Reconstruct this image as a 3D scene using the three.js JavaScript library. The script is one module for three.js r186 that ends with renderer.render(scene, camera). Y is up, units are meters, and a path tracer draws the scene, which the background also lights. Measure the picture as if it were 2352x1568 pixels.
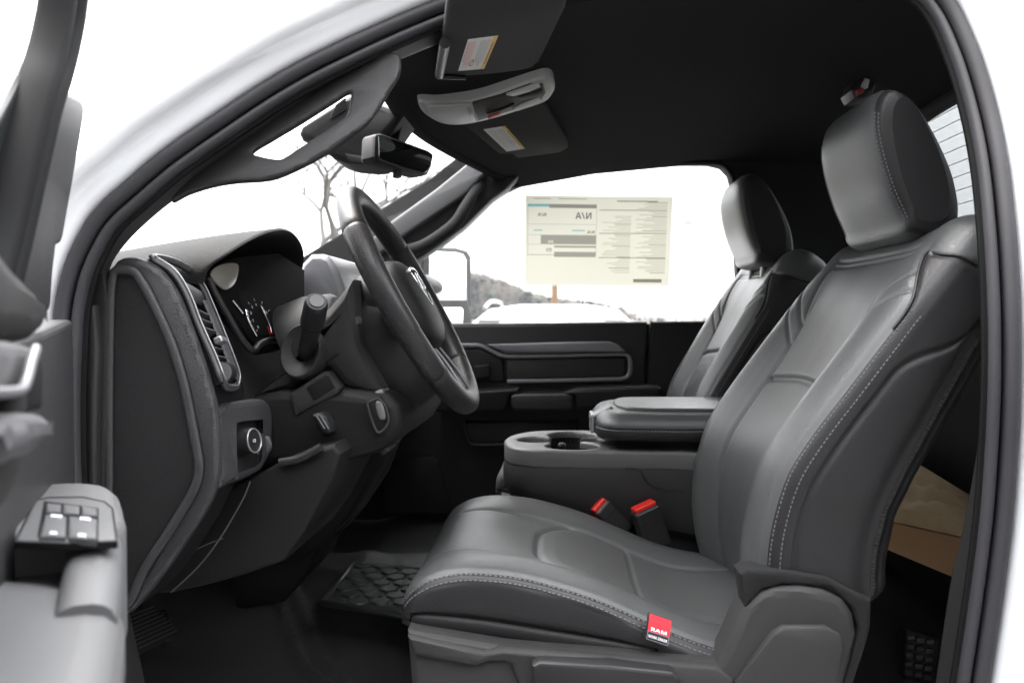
import * as THREE from 'three';
import { mergeGeometries, toCreasedNormals } from 'three/addons/utils/BufferGeometryUtils.js';
import { RoundedBoxGeometry } from 'three/addons/geometries/RoundedBoxGeometry.js';

// ---------------------------------------------------------------- camera, sky, sun, exposure
const scene = new THREE.Scene();
const F = 1898, CX = 1176, CY = 784, EYE = 1.5;               // lens in units of a 2352 x 1568 frame; eye height over the lot
const camera = new THREE.PerspectiveCamera(2 * Math.atan(CY / F) * 180 / Math.PI, 1024 / 682, 0.02, 3000);
camera.position.set(0, EYE, 0);
camera.rotation.set(-Math.atan(50 / F), Math.atan(108 / F), 0, 'YXZ');
camera.focus = 1.22; camera.userData.fStop = 6.3;
camera.updateMatrixWorld(true);
scene.add(camera);

const skyW = 128, skyH = 64, skyData = new Float32Array(skyW * skyH * 4);
for (let j = 0; j < skyH; j++) for (let i = 0; i < skyW; i++) {      // even overcast, brighter overhead (CIE overcast)
  const el = (j + 0.5) / skyH * Math.PI - Math.PI / 2, s = Math.max(0, Math.sin(el));
  const L = 1.32 * (1 + 2 * s) / 3, k = (j * skyW + i) * 4;
  skyData.set([L * 0.985, L * 0.995, L * 1.02, 1], k);
}
const sky = new THREE.DataTexture(skyData, skyW, skyH, THREE.RGBAFormat, THREE.FloatType);
sky.mapping = THREE.EquirectangularReflectionMapping; sky.magFilter = THREE.LinearFilter; sky.needsUpdate = true;
scene.background = sky; scene.environment = sky;

const sun = new THREE.DirectionalLight(0xfff8f0, 1.3);
sun.position.set(-3.6, 9, -3.6); sun.target.position.set(0, 1, -1.5);
sun.castShadow = true; sun.shadow.radius = 60; sun.shadow.mapSize.set(2048, 2048);
Object.assign(sun.shadow.camera, { left: -8, right: 8, top: 8, bottom: -8, near: 0.5, far: 60 });
scene.add(sun, sun.target);

const renderer = new THREE.WebGLRenderer({ antialias: true });
renderer.toneMapping = THREE.LinearToneMapping;
renderer.toneMappingExposure = 6.8;
renderer.shadowMap.enabled = true;
renderer.setSize(1024, 682);
scene.fog = new THREE.FogExp2(0xe4e9ee, 0.0006);

// ---------------------------------------------------------------- helpers
const V = (x, y, z) => new THREE.Vector3(x, y, z);
let seed = 1234567;
const rnd = () => ((seed = (seed * 1664525 + 1013904223) >>> 0) / 4294967296);
const lerp = (a, b, t) => a + (b - a) * t;
const clamp = (x, a = 0, b = 1) => Math.min(b, Math.max(a, x));
const sstep = (a, b, x) => { const t = clamp((x - a) / (b - a)); return t * t * (3 - 2 * t); };
// a point of the cab: sight line (px, py) met with the upright plane D metres across the cab from the eye
function at(px, py, D) {
  const d = V((px - CX) / F, (CY - py) / F, -1).applyEuler(camera.rotation);
  return d.multiplyScalar(D / -d.z).add(camera.position);
}
function onPlane(px, py, p0, n) {
  const d = V((px - CX) / F, (CY - py) / F, -1).applyEuler(camera.rotation);
  return d.multiplyScalar(p0.clone().sub(camera.position).dot(n) / d.dot(n)).add(camera.position);
}
const xy = (px, py, D) => { const p = at(px, py, D); return [p.x, p.y]; };

const names = new Map(), origin = new WeakMap();
function numbered(n) { const k = names.get(n) || 0; names.set(n, k + 1); return k ? n + '_' + String(k).padStart(3, '0') : n; }
function thing(name, label, category, base, group) {           // a Group at the thing's base; geometry is given in place and shifted
  const o = new THREE.Group(); o.name = numbered(name); o.position.copy(base); scene.add(o); origin.set(o, base.clone());
  o.userData = { label, category }; if (group) o.userData.group = group;
  return o;
}
function structure(name, label, category, base) { const o = thing(name, label, category, base); o.userData.kind = 'structure'; return o; }
function part(parent, name, geo, mat, extra) {
  if (Array.isArray(geo)) geo = merge(geo);
  const b = origin.get(parent); geo.translate(-b.x, -b.y, -b.z);
  const m = new THREE.Mesh(geo, mat); m.name = name; m.castShadow = m.receiveShadow = true; parent.add(m); origin.set(m, b);
  if (extra) Object.assign(m.userData, extra);
  return m;
}
function merge(list) {
  const plain = list.map(g => { g = g.index ? g.toNonIndexed() : g; for (const k of Object.keys(g.attributes)) if (!['position', 'normal', 'uv'].includes(k)) g.deleteAttribute(k); g.morphAttributes = {}; return g; });
  return mergeGeometries(plain, false);
}
// rows of points -> smooth sheet; wrap closes the second direction
function sheet(rows, { wrap = false, wrapRows = false, uv0 = 0 } = {}) {
  const n = rows.length, m = rows[0].length, pos = [], nor = [], uv = [], idx = [];
  const R = wrapRows ? n + 1 : n, C = wrap ? m + 1 : m;
  const get = (i, j) => rows[wrapRows ? (i + n) % n : clamp(i, 0, n - 1)][wrap ? (j + m) % m : clamp(j, 0, m - 1)];
  const mid = m >> 1; const cu = [0]; for (let i = 1; i < R; i++) cu.push(cu[i - 1] + get(i, mid).distanceTo(get(i - 1, mid)));
  const rm = n >> 1; const cv = [0]; for (let j = 1; j < C; j++) cv.push(cv[j - 1] + get(rm, j).distanceTo(get(rm, j - 1)));
  const du = V(), dv = V(), nn = V();
  for (let i = 0; i < R; i++) for (let j = 0; j < C; j++) {
    const p = get(i, j); pos.push(p.x, p.y, p.z); uv.push(cv[j] + uv0, cu[i]);
    let k = 1; do { du.subVectors(get(i + k, j), get(i - k, j)); k++; } while (du.lengthSq() < 1e-14 && k < 4);
    k = 1; do { dv.subVectors(get(i, j + k), get(i, j - k)); k++; } while (dv.lengthSq() < 1e-14 && k < 4);
    nn.crossVectors(dv, du); if (nn.lengthSq() < 1e-24) nn.set(0, 1, 0); nn.normalize(); nor.push(nn.x, nn.y, nn.z);
  }
  for (let i = 0; i < R - 1; i++) for (let j = 0; j < C - 1; j++) { const a = i * C + j, b = a + 1, c = a + C, d = c + 1; idx.push(a, b, d, a, d, c); }
  const g = new THREE.BufferGeometry();
  g.setAttribute('position', new THREE.Float32BufferAttribute(pos, 3)); g.setAttribute('normal', new THREE.Float32BufferAttribute(nor, 3));
  g.setAttribute('uv', new THREE.Float32BufferAttribute(uv, 2)); g.setIndex(idx);
  return g;
}
function fan(ring, flip) {
  const c = ring.reduce((s, p) => s.add(p), V(0, 0, 0)).multiplyScalar(1 / ring.length), pos = [], uv = [];
  ring.forEach((p, i) => { const q = ring[(i + 1) % ring.length]; for (const a of (flip ? [c, q, p] : [c, p, q])) { pos.push(a.x, a.y, a.z); uv.push(a.x, a.y); } });
  const g = new THREE.BufferGeometry(); g.setAttribute('position', new THREE.Float32BufferAttribute(pos, 3)); g.setAttribute('uv', new THREE.Float32BufferAttribute(uv, 2)); g.computeVertexNormals();
  return g;
}
const curve = (pts, n, closed = false, tension = 0.5) => new THREE.CatmullRomCurve3(pts, closed, 'catmullrom', tension).getSpacedPoints(n - (closed ? 0 : 1)).slice(0, n);
const curve2 = (pts, n, closed = false) => curve(pts.map(p => V(p[0], p[1], 0)), n, closed).map(p => [p.x, p.y]);
// sweep a section [[a, b]...] (a across = T x up, b along up) down a path
function sweep(path, prof, { up = V(0, 0, 1), n = 60, closed = false, open = false, scale, caps = true, smooth = true } = {}) {
  const pts = smooth ? curve(path, n, closed) : path, m = pts.length, rows = [];
  for (let i = 0; i < m; i++) {
    const T = (closed ? pts[(i + 1) % m].clone().sub(pts[(i - 1 + m) % m]) : pts[Math.min(i + 1, m - 1)].clone().sub(pts[Math.max(i - 1, 0)])).normalize();
    const S = T.clone().cross(up).normalize(), U = S.clone().cross(T).normalize(), k = scale ? scale(i / (m - 1)) : 1, k2 = Array.isArray(k) ? k : [k, k];
    rows.push(prof.map(([a, b]) => pts[i].clone().addScaledVector(S, a * k2[0]).addScaledVector(U, b * k2[1])));
  }
  const g = [sheet(rows, { wrap: !open, wrapRows: closed })];
  if (!closed && !open && caps) g.push(fan(rows[0], true), fan(rows[m - 1], false));
  return g.length > 1 ? merge(g) : g[0];
}
const ring = (r, n = 16, r2 = r, pw = 1) => Array.from({ length: n }, (_, i) => { const a = i / n * 2 * Math.PI, c = Math.cos(a), s = Math.sin(a); return [Math.sign(c) * Math.abs(c) ** pw * r, Math.sign(s) * Math.abs(s) ** pw * r2]; });
const tube = (path, r, o = {}) => sweep(path, ring(r, o.m || 14, o.r2 || r, o.pw || 1), o);
function loft(rings, { caps = true } = {}) { const g = [sheet(rings, { wrap: true })]; if (caps) g.push(fan(rings[0], true), fan(rings[rings.length - 1], false)); return merge(g); }
const shapeOf = pts => new THREE.Shape(pts.map(p => new THREE.Vector2(p[0], p[1])));
function extrude(pts, depth, bevel = 0.003, holes = [], seg = 3) {   // outline in x, y; from z = 0 back to z = -depth
  const s = shapeOf(pts); for (const h of holes) s.holes.push(new THREE.Path(h.map(p => new THREE.Vector2(p[0], p[1]))));
  const b = Math.min(bevel, depth * 0.45);
  let g = new THREE.ExtrudeGeometry(s, { depth: depth - 2 * b, bevelEnabled: b > 0, bevelThickness: b, bevelSize: b, bevelOffset: -b, bevelSegments: seg, curveSegments: 12 });
  g.translate(0, 0, -depth + b);
  return toCreasedNormals(g, 0.7);
}
// outline seen in the picture standing in the plane D0, running back across the cab to D1
function slab(px, D0, D1, { bevel = 0.003, n = 0, holes = [], seg = 3 } = {}) {
  const conv = l => { let a = l.map(p => xy(p[0], p[1], D0)); return n ? curve2(a, n, true) : a; };
  const g = extrude(conv(px), D1 - D0, bevel, holes.map(conv), seg); g.translate(0, 0, -D0); return g;
}
// an outline in a tilted plane given by origin o, axes u, v; thickness along -(u x v)
function plate(o, u, v, pts, thick, bevel = 0.002, holes = []) {
  const g = extrude(pts, thick, bevel, holes); const w = u.clone().cross(v);
  return g.applyMatrix4(new THREE.Matrix4().makeBasis(u, v, w).setPosition(o));
}
function rbox(w, h, d, r, m) { const g = new RoundedBoxGeometry(w, h, d, 3, Math.min(r, w / 2.01, h / 2.01, d / 2.01)); if (m) g.applyMatrix4(m); return g; }
const frame = (o, u, v) => { const w = u.clone().cross(v).normalize(); const vv = w.clone().cross(u).normalize(); return new THREE.Matrix4().makeBasis(u.clone().normalize(), vv, w).setPosition(o); };
const roundRect = (w, h, r, n = 5, cx = 0, cy = 0) => { const o = []; [[1, 1, 0], [-1, 1, 1], [-1, -1, 2], [1, -1, 3]].forEach(([sx, sy, q]) => { for (let i = 0; i <= n; i++) { const a = (q + i / n) * Math.PI / 2; o.push([cx + sx * (w / 2 - r) + r * Math.cos(a), cy + sy * (h / 2 - r) + r * Math.sin(a)]); } }); return o; };

// ---------------------------------------------------------------- textures and materials
function dataTex(n, fn, rep, srgb) {
  const d = new Uint8Array(n * n * 4);
  for (let j = 0; j < n; j++) for (let i = 0; i < n; i++) { const c = fn(i, j), k = (j * n + i) * 4; if (Array.isArray(c)) d.set([c[0], c[1], c[2], 255], k); else d.set([c, c, c, 255], k); }
  const t = new THREE.DataTexture(d, n, n); t.wrapS = t.wrapT = THREE.RepeatWrapping; t.magFilter = THREE.LinearFilter; t.minFilter = THREE.LinearMipmapLinearFilter; t.generateMipmaps = true;
  t.repeat.set(rep, rep); if (srgb) t.colorSpace = THREE.SRGBColorSpace; t.needsUpdate = true; return t;
}
function cells(n, k) {                                          // tileable pebbled grain
  const p = []; for (let i = 0; i < k * k; i++) p.push([rnd(), rnd()]);
  const out = new Float32Array(n * n); const s = k / n;
  for (let j = 0; j < n; j++) for (let i = 0; i < n; i++) {
    const x = i * s, y = j * s, cx = Math.floor(x), cy = Math.floor(y); let a = 9, b = 9;
    for (let dy = -1; dy < 2; dy++) for (let dx = -1; dx < 2; dx++) { const q = p[((cy + dy + k) % k) * k + (cx + dx + k) % k], d = Math.hypot(cx + dx + q[0] - x, cy + dy + q[1] - y); if (d < a) { b = a; a = d; } else if (d < b) b = d; }
    out[j * n + i] = Math.min(1, (b - a) * 1.6);
  }
  return out;
}
function clouds(n, oct) {                                       // tileable value noise
  const out = new Float32Array(n * n); let amp = 1, tot = 0;
  for (const k of oct) { const g = Array.from({ length: k * k }, rnd); tot += amp;
    for (let j = 0; j < n; j++) for (let i = 0; i < n; i++) { const x = i / n * k, y = j / n * k, x0 = Math.floor(x), y0 = Math.floor(y), u = sstep(0, 1, x - x0), v = sstep(0, 1, y - y0), q = (a, b) => g[((y0 + b) % k) * k + (x0 + a) % k];
      out[j * n + i] += amp * lerp(lerp(q(0, 0), q(1, 0), u), lerp(q(0, 1), q(1, 1), u), v); } amp *= 0.6; }
  return out.map(v => v / tot);
}
const cellA = cells(512, 44), cloudA = clouds(256, [4, 9, 21, 60]), cloudB = clouds(512, [6, 17, 50, 140, 256]);
const TX = {
  leather: dataTex(512, (i, j) => 40 + 190 * cellA[j * 512 + i], 1 / 0.085),
  plastic: dataTex(512, (i, j) => 40 + 190 * cellA[j * 512 + i], 1 / 0.05),
  smudge: dataTex(256, (i, j) => 158 + 36 * cloudA[j * 256 + i], 1 / 0.45),
  fibre: dataTex(512, (i, j) => 255 * clamp(cloudB[j * 512 + i] * 0.7 + 0.3 * rnd()), 1 / 0.16),
  tone: dataTex(512, (i, j) => 200 + 90 * (cloudB[j * 512 + i] - 0.5), 1 / 0.3),
  carpet: dataTex(512, (i, j) => 128 + 180 * (cloudB[j * 512 + i] - 0.5) + 70 * (rnd() - 0.5), 1 / 0.22, true),
};
const lin = (r, g = r, b = r) => new THREE.Color().setRGB(r, g, b);
function mat(c, rough, o = {}) { return new THREE.MeshPhysicalMaterial({ color: Array.isArray(c) ? lin(...c) : lin(c), roughness: rough, side: THREE.DoubleSide, ...o }); }
const M = {
  greyVinyl: mat([0.072, 0.0745, 0.075], 0.47, { bumpMap: TX.leather, bumpScale: 0.00022, roughnessMap: TX.smudge }),
  blackVinyl: mat([0.021, 0.02, 0.0212], 0.56, { specularIntensity: 0.8, bumpMap: TX.leather, bumpScale: 0.00018, roughnessMap: TX.smudge }),
  seam: mat(0.012, 0.8), thread: mat([0.115, 0.115, 0.122], 0.7), darkThread: mat(0.03, 0.8),
  grain: mat([0.034, 0.033, 0.035], 0.55, { specularIntensity: 0.9, bumpMap: TX.leather, bumpScale: 0.0004, roughnessMap: TX.smudge }),
  dash: mat([0.02, 0.0195, 0.02], 0.6, { specularIntensity: 0.7, bumpMap: TX.plastic, bumpScale: 0.00025, roughnessMap: TX.smudge }),
  shield: mat([0.028, 0.0276, 0.028], 0.55, { bumpMap: TX.plastic, bumpScale: 0.0002, specularIntensity: 0.7 }),
  dashTop: mat([0.02, 0.0205, 0.021], 0.75, { bumpMap: TX.leather, bumpScale: 0.0005, specularIntensity: 0.45 }),
  doorGrey: mat([0.115, 0.115, 0.118], 0.5, { bumpMap: TX.plastic, bumpScale: 0.0001 }),
  ventGrey: mat([0.075, 0.073, 0.077], 0.45),
  paleGrey: mat([0.52, 0.515, 0.5], 0.35, { metalness: 0.15 }),
  plastic: mat([0.0105, 0.0105, 0.011], 0.5, { specularIntensity: 0.45, bumpMap: TX.plastic, bumpScale: 0.00012 }),
  coverPanel: mat([0.014, 0.0138, 0.0145], 0.7, { specularIntensity: 0.45, bumpMap: TX.leather, bumpScale: 0.0004 }),
  satin: mat([0.018, 0.018, 0.019], 0.42, { specularIntensity: 0.8 }), deep: mat(0.014, 0.75, { specularIntensity: 0.5 }), black: mat(0.006, 0.6, { specularIntensity: 0.5 }), gloss: mat(0.01, 0.12),
  headliner: mat([0.0125, 0.0122, 0.0128], 0.98, { specularIntensity: 0.25, bumpMap: TX.fibre, bumpScale: 0.0003 }),
  visor: mat([0.026, 0.025, 0.025], 0.9, { specularIntensity: 0.6, bumpMap: TX.fibre, bumpScale: 0.0002 }),
  carpet: mat([0.014, 0.014, 0.0145], 0.95, { specularIntensity: 0.6, bumpMap: TX.fibre, bumpScale: 0.0012 }),
  floor: mat([0.05, 0.05, 0.051], 0.32, { specularIntensity: 1, bumpMap: TX.fibre, bumpScale: 0.0016 }),
  matRubber: mat([0.035, 0.037, 0.037], 0.3, { bumpMap: TX.fibre, bumpScale: 0.0003 }),
  rubber: mat([0.032, 0.0305, 0.0345], 0.55, { specularIntensity: 0.8 }), sealDark: mat([0.009, 0.009, 0.0095], 0.8, { specularIntensity: 0.25 }),
  paint: mat([0.74, 0.75, 0.77], 0.35, { clearcoat: 1, clearcoatRoughness: 0.05 }),
  silver: mat([0.42, 0.42, 0.44], 0.32, { metalness: 0.75 }), silverSoft: mat([0.2, 0.2, 0.21], 0.4, { metalness: 0.4 }),
  chrome: mat([0.85, 0.86, 0.88], 0.08, { metalness: 1 }), steel: mat([0.35, 0.34, 0.33], 0.4, { metalness: 0.9 }),
  red: mat([0.62, 0.02, 0.012], 0.4), white: mat([0.75, 0.75, 0.76], 0.5), grey: mat([0.1, 0.1, 0.105], 0.5),
  tinted: mat([0.5, 0.51, 0.51], 0.0, { transmission: 1, thickness: 0, ior: 1.5 }),
  glass: mat(1, 0.0, { transmission: 1, thickness: 0, ior: 1.5 }), lens: mat([0.82, 0.82, 0.8], 0.3, { transmission: 0.2, thickness: 0 }),
  mirror: mat([0.9, 0.91, 0.92], 0.02, { metalness: 1 }),
  board: mat([0.42, 0.25, 0.125], 0.85, { bumpMap: TX.fibre, bumpScale: 0.0004 }), kraft: mat([0.45, 0.33, 0.19], 0.8, { bumpMap: TX.fibre, bumpScale: 0.0003 }),
};
function canvasTex(w, h, draw) { const c = document.createElement('canvas'); c.width = w; c.height = h; draw(c.getContext('2d'), w, h); const t = new THREE.CanvasTexture(c); t.colorSpace = THREE.SRGBColorSpace; t.magFilter = THREE.LinearFilter; t.anisotropy = 8; return t; }
// four corners (top left, top right, bottom right, bottom left) -> printed sheet
function quadSheet(a, b, c, d, nu = 8, nv = 8, bow) {
  const rows = []; for (let i = 0; i <= nv; i++) { const r = []; for (let j = 0; j <= nu; j++) { const l = a.clone().lerp(d, i / nv), m = b.clone().lerp(c, i / nv), p = l.lerp(m, j / nu); if (bow) p.add(bow(j / nu, i / nv)); r.push(p); } rows.push(r); }
  const g = sheet(rows), uv = g.attributes.uv; for (let i = 0; i <= nv; i++) for (let j = 0; j <= nu; j++) uv.setXY(i * (nu + 1) + j, j / nu, 1 - i / nv); return g;
}
// the shoe box between four front corners and a depth vector
function block(a, b, c, d, depth) { const f = [a, b, c, d], r = f.map(p => p.clone().add(depth)); const q = (p, s, t, u) => quadSheet(p, s, t, u, 1, 1); return merge([q(...f), q(...r), q(f[0], f[1], r[1], r[0]), q(f[1], f[2], r[2], r[1]), q(f[2], f[3], r[3], r[2]), q(f[3], f[0], r[0], r[3])]); }

// ---------------------------------------------------------------- setting: lot, hills, wood
{
  const g = new THREE.PlaneGeometry(1600, 1600, 1, 1); g.rotateX(-Math.PI / 2);
  const uv = g.attributes.uv; for (let i = 0; i < 4; i++) uv.setXY(i, uv.getX(i) * 1600, uv.getY(i) * 1600);
  const t = TX.tone.clone(); t.repeat.set(1 / 3.1, 1 / 3.1); t.needsUpdate = true;
  const lot = new THREE.Mesh(g, mat([0.13, 0.13, 0.132], 0.9, { map: t, bumpMap: TX.fibre, bumpScale: 0.004 })); lot.name = 'ground'; lot.receiveShadow = true;
  lot.userData = { kind: 'structure', label: 'pale grey asphalt car lot reaching to the wooded hills', category: 'ground' }; scene.add(lot);
}
function ridge(name, label, D, prof, col, depth, rough) {        // rolling hill whose crest follows the skyline
  const rows = []; const n = 160;
  for (let k = 0; k <= 6; k++) { const r = []; for (let i = 0; i <= n; i++) { const px = lerp(-200, 2600, i / n); let y = prof[0][1]; for (let q = 0; q < prof.length - 1; q++) if (px >= prof[q][0] && px <= prof[q + 1][0]) y = lerp(prof[q][1], prof[q + 1][1], sstep(0, 1, (px - prof[q][0]) / (prof[q + 1][0] - prof[q][0]))); if (px > prof[prof.length - 1][0]) y = prof[prof.length - 1][1];
    const c = at(px, y, D), f = k / 6; r.push(V(c.x, Math.max(0, c.y * Math.sin(Math.PI * (0.5 * f)) ) + (f > 0 ? rough * (rnd() - 0.5) : 0) - 0.6 * (1 - f), -D + depth * (1 - f))); } rows.push(r); }
  const m = new THREE.Mesh(sheet(rows), col); m.name = numbered(name); m.userData = { kind: 'structure', label, category: 'hill' }; m.receiveShadow = true; scene.add(m); return m;
}
ridge('hill', 'far wooded hills low on the horizon', 620, [[-200, 690], [900, 700], [1400, 706], [1480, 712], [1530, 705], [1580, 709], [1640, 718], [2600, 705]], mat([0.055, 0.06, 0.05], 1), 60, 2);
ridge('hill', 'brown wooded slope falling away behind the parked car', 170, [[-200, 650], [900, 640], [1085, 668], [1200, 690], [1300, 702], [1440, 722], [1480, 730], [2600, 728]], mat([0.07, 0.062, 0.05], 1), 50, 0.7);
{                                                               // the wood on that slope: one mass of crowns
  const leaf = []; for (let i = 0; i < 26; i++) { const a = rnd() * 6.28, y = rnd(), r = (1 - y) * 0.32 * (0.6 + 0.4 * rnd()); const t = new THREE.PlaneGeometry(0.22, 0.16); t.rotateX(rnd() * 6); t.rotateY(rnd() * 6); t.translate(Math.cos(a) * r, y, Math.sin(a) * r); leaf.push(t); }
  leaf.push(new THREE.CylinderGeometry(0.008, 0.02, 0.9, 5).translate(0, 0.45, 0));
  const bare = []; for (let i = 0; i < 40; i++) { const a = rnd() * 6.28, y = 0.35 + 0.65 * rnd(), r = 0.3 * Math.sqrt(1 - (y - 0.65) ** 2 * 6 > 0 ? 1 - (y - 0.65) ** 2 * 6 : 0.05) * rnd(); const t = new THREE.CylinderGeometry(0.003, 0.009, 0.3, 4); t.rotateZ((rnd() - 0.5) * 1.7); t.rotateY(a); t.translate(Math.cos(a) * r, y, Math.sin(a) * r); bare.push(t); }
  bare.push(new THREE.CylinderGeometry(0.012, 0.028, 0.9, 6).translate(0, 0.45, 0));
  const wood = new THREE.Group(); wood.name = 'far_wood'; wood.userData = { kind: 'stuff', label: 'far wood of bare grey trees and dark pines on the slope', category: 'trees' }; scene.add(wood);
  const top = px => { const q = [[900, 615], [1085, 628], [1140, 642], [1200, 666], [1260, 682], [1330, 688], [1400, 698], [1450, 716], [1520, 724], [1700, 729]]; for (let k = 0; k < q.length - 1; k++) if (px >= q[k][0] && px <= q[k + 1][0]) return lerp(q[k][1], q[k + 1][1], (px - q[k][0]) / (q[k + 1][0] - q[k][0])); return 729; };
  for (const [geo, n, col, nm] of [[merge(leaf), 420, mat([0.028, 0.042, 0.026], 1), 'pine_mass'], [merge(bare), 900, mat([0.13, 0.108, 0.09], 1), 'bare_mass']]) {
    const im = new THREE.InstancedMesh(geo, col, n); im.name = nm; im.userData.kind = 'stuff'; const m4 = new THREE.Matrix4(), q = new THREE.Quaternion();
    for (let i = 0; i < n; i++) { const px = 900 + rnd() * (i % 4 ? 560 : 780), D = 128 + rnd() * 45, p = at(px, top(px) + rnd() * rnd() * 60 + (nm[0] === 'b' ? 4 : 0), D); const h = Math.min(7 + 7 * rnd(), Math.max(0.8, p.y)); q.setFromAxisAngle(V(0, 1, 0), rnd() * 6.28); m4.compose(V(p.x, Math.max(0, p.y - h), p.z), q, V(h, h, h)); im.setMatrixAt(i, m4); const c = 0.75 + 0.5 * rnd(); im.setColorAt(i, lin(c, c, c)); }
    wood.add(im);
  }
}

// ---------------------------------------------------------------- the cab: painted frame, seals, pillars, roof, floor
const cab = thing('truck_cab', 'white pickup truck cab seen through its open driver door', 'truck', V(0.1, 0.6, -1.65));
// roof lining: height over the cab
function ceilY(x, D) {
  const k = [[-0.42, 1.885], [-0.3, 1.908], [-0.1, 1.946], [0.1, 1.98], [0.4, 2.005], [0.8, 1.995], [0.95, 1.985]]; let y = k[k.length - 1][1];
  for (let i = 0; i < k.length - 1; i++) if (x >= k[i][0] && x <= k[i + 1][0]) { y = lerp(k[i][1], k[i + 1][1], (x - k[i][0]) / (k[i + 1][0] - k[i][0])); break; }
  return y - 0.045 * Math.abs((D - 1.75) / 0.68) ** 3;
}
const headX = D => -0.297 + 0.085 * ((D - 1.65) / 0.55) ** 2;
// door opening, seen from the lot: front pillar, roof rail, rear pillar
const opening = [[205, 1700, .915], [182, 1450, .915], [170, 1180, .915], [164, 1050, .915], [163, 900, .915], [167, 800, .915], [173, 710, .918], [191, 630, .92], [217, 570, .922], [254, 510, .925], [320, 450, .93], [400, 382, .94], [520, 298, .96], [640, 219, .985], [760, 153, 1.01], [941, 69, 1.05], [1100, 8, 1.08], [1280, -45, 1.1], [1500, -85, 1.115], [1750, -100, 1.115], [1960, -80, 1.1], [2080, -40, 1.08], [2148, 15, 1.06], [2200, 120, 1.03], [2240, 250, 1.0], [2266, 380, .97], [2281, 520, .945], [2289, 640, .93], [2293, 760, .92], [2292, 900, .915], [2285, 1050, .915], [2273, 1200, .915], [2254, 1350, .915], [2232, 1500, .915], [2212, 1620, .915], [2190, 1720, .915]].map(p => at(...p));
{
  const circ = (ca, cb, r, n = 14, e = r) => Array.from({ length: n }, (_, i) => [ca + r * Math.cos(i / n * 6.2832), cb + e * Math.sin(i / n * 6.2832)]);
  const seal = part(cab, 'door_seal', sweep(opening, circ(-0.0125, 0.004, 0.0085, 16, 0.011), { n: 220 }), M.rubber, { label: 'grey rubber bulb seal around the driver door opening' });
  part(seal, 'seal_lip', sweep(opening, circ(0.0035, 0, 0.0058, 14, 0.0085), { n: 220 }), M.rubber);
  part(seal, 'seal_carrier', sweep(opening, [[-0.02, -0.012], [-0.02, -0.004], [0.012, -0.004], [0.012, -0.012]], { n: 200 }), M.sealDark);
  // white painted frame: jamb, water channel, outer skin
  const jamb = [[-0.0205, -0.03], [-0.021, 0.004], [-0.024, 0.012], [-0.03, 0.0165], [-0.038, 0.0175], [-0.0425, 0.02], [-0.0445, 0.028], [-0.047, 0.036], [-0.053, 0.0405], [-0.061, 0.04], [-0.069, 0.033], [-0.075, 0.018], [-0.079, -0.01], [-0.08, -0.06]];
  part(cab, 'cab_side_skin', sweep(opening.slice(20).map(p => p.clone()), [[-0.052, 0.0395], [-0.07, 0.041], [-0.11, 0.043], [-0.2, 0.045], [-0.4, 0.04]], { n: 90, open: true }), M.paint);
  part(cab, 'door_frame', sweep(opening, jamb, { n: 240, open: true}), M.paint, { label: 'white painted door frame with stepped jamb' });
}
{ // inner trim of the driver side front pillar with its grab handle
  const T = [[196, 700], [212, 640], [247, 568], [300, 503], [370, 433], [455, 370], [560, 293], [680, 214], [800, 150], [915, 98], [1012, 58]], B = [[228, 690], [252, 612], [284, 564], [325, 521], [385, 470], [470, 408], [574, 328], [682, 260], [790, 194], [910, 140], [1021, 94]];
  const D = [.93, .932, .935, .94, .95, .96, .975, 1.0, 1.025, 1.05, 1.075], rows = [];
  const Tp = curve(T.map((p, i) => at(...p, D[i])), 60), Bp = curve(B.map((p, i) => at(...p, D[i] + 0.035)), 60);
  for (let i = 0; i < 60; i++) { const r = []; const a = Tp[i], b = Bp[i]; for (let k = 0; k <= 12; k++) { const t = k / 12, p = a.clone().lerp(b, t); p.z += 0.016 * Math.sin(Math.PI * t ** 0.8); r.push(p); }
    const dn = b.clone().sub(a).normalize(); for (const [o, z] of [[0.003, -0.006], [0.002, -0.018], [-0.004, -0.05], [-0.016, -0.09], [-0.036, -0.1]]) r.push(b.clone().addScaledVector(dn, o).add(V(z * 0.5, -z * 0.42, z))); rows.push(r); }
  const pil = part(cab, 'pillar_trim', sheet(rows), M.grain, { label: 'dark grained trim on the driver side windscreen pillar' });
  { const a = at(440, 430, 0.965), b = at(640, 385, 0.97), c = at(870, 190, 1.02), n = b.clone().sub(a).cross(c.clone().sub(a)).normalize(); if (n.z < 0) n.negate();
    const u = V(0, 1, 0).cross(n).normalize(), v = n.clone().cross(u), conv = l => curve2(l.map(p => { const q = onPlane(p[0], p[1], a, n).sub(a); return [q.dot(u), q.dot(v)]; }), 110, true);
    part(pil, 'grab_handle', plate(a, u, v, conv([[392, 460], [430, 441], [485, 424], [540, 415], [600, 411], [640, 402], [690, 380], [745, 350], [800, 312], [842, 280], [868, 246], [892, 206], [918, 160], [910, 120], [850, 128], [780, 168], [690, 225], [575, 298], [480, 370], [405, 436]]), 0.009, 0.004, [conv([[578, 346], [625, 316], [690, 277], [760, 233], [798, 210], [804, 222], [798, 254], [784, 273], [720, 315], [655, 357], [636, 363], [600, 357]])]), M.dash, { label: 'moulded grab handle on the driver side pillar' }); }
}
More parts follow.
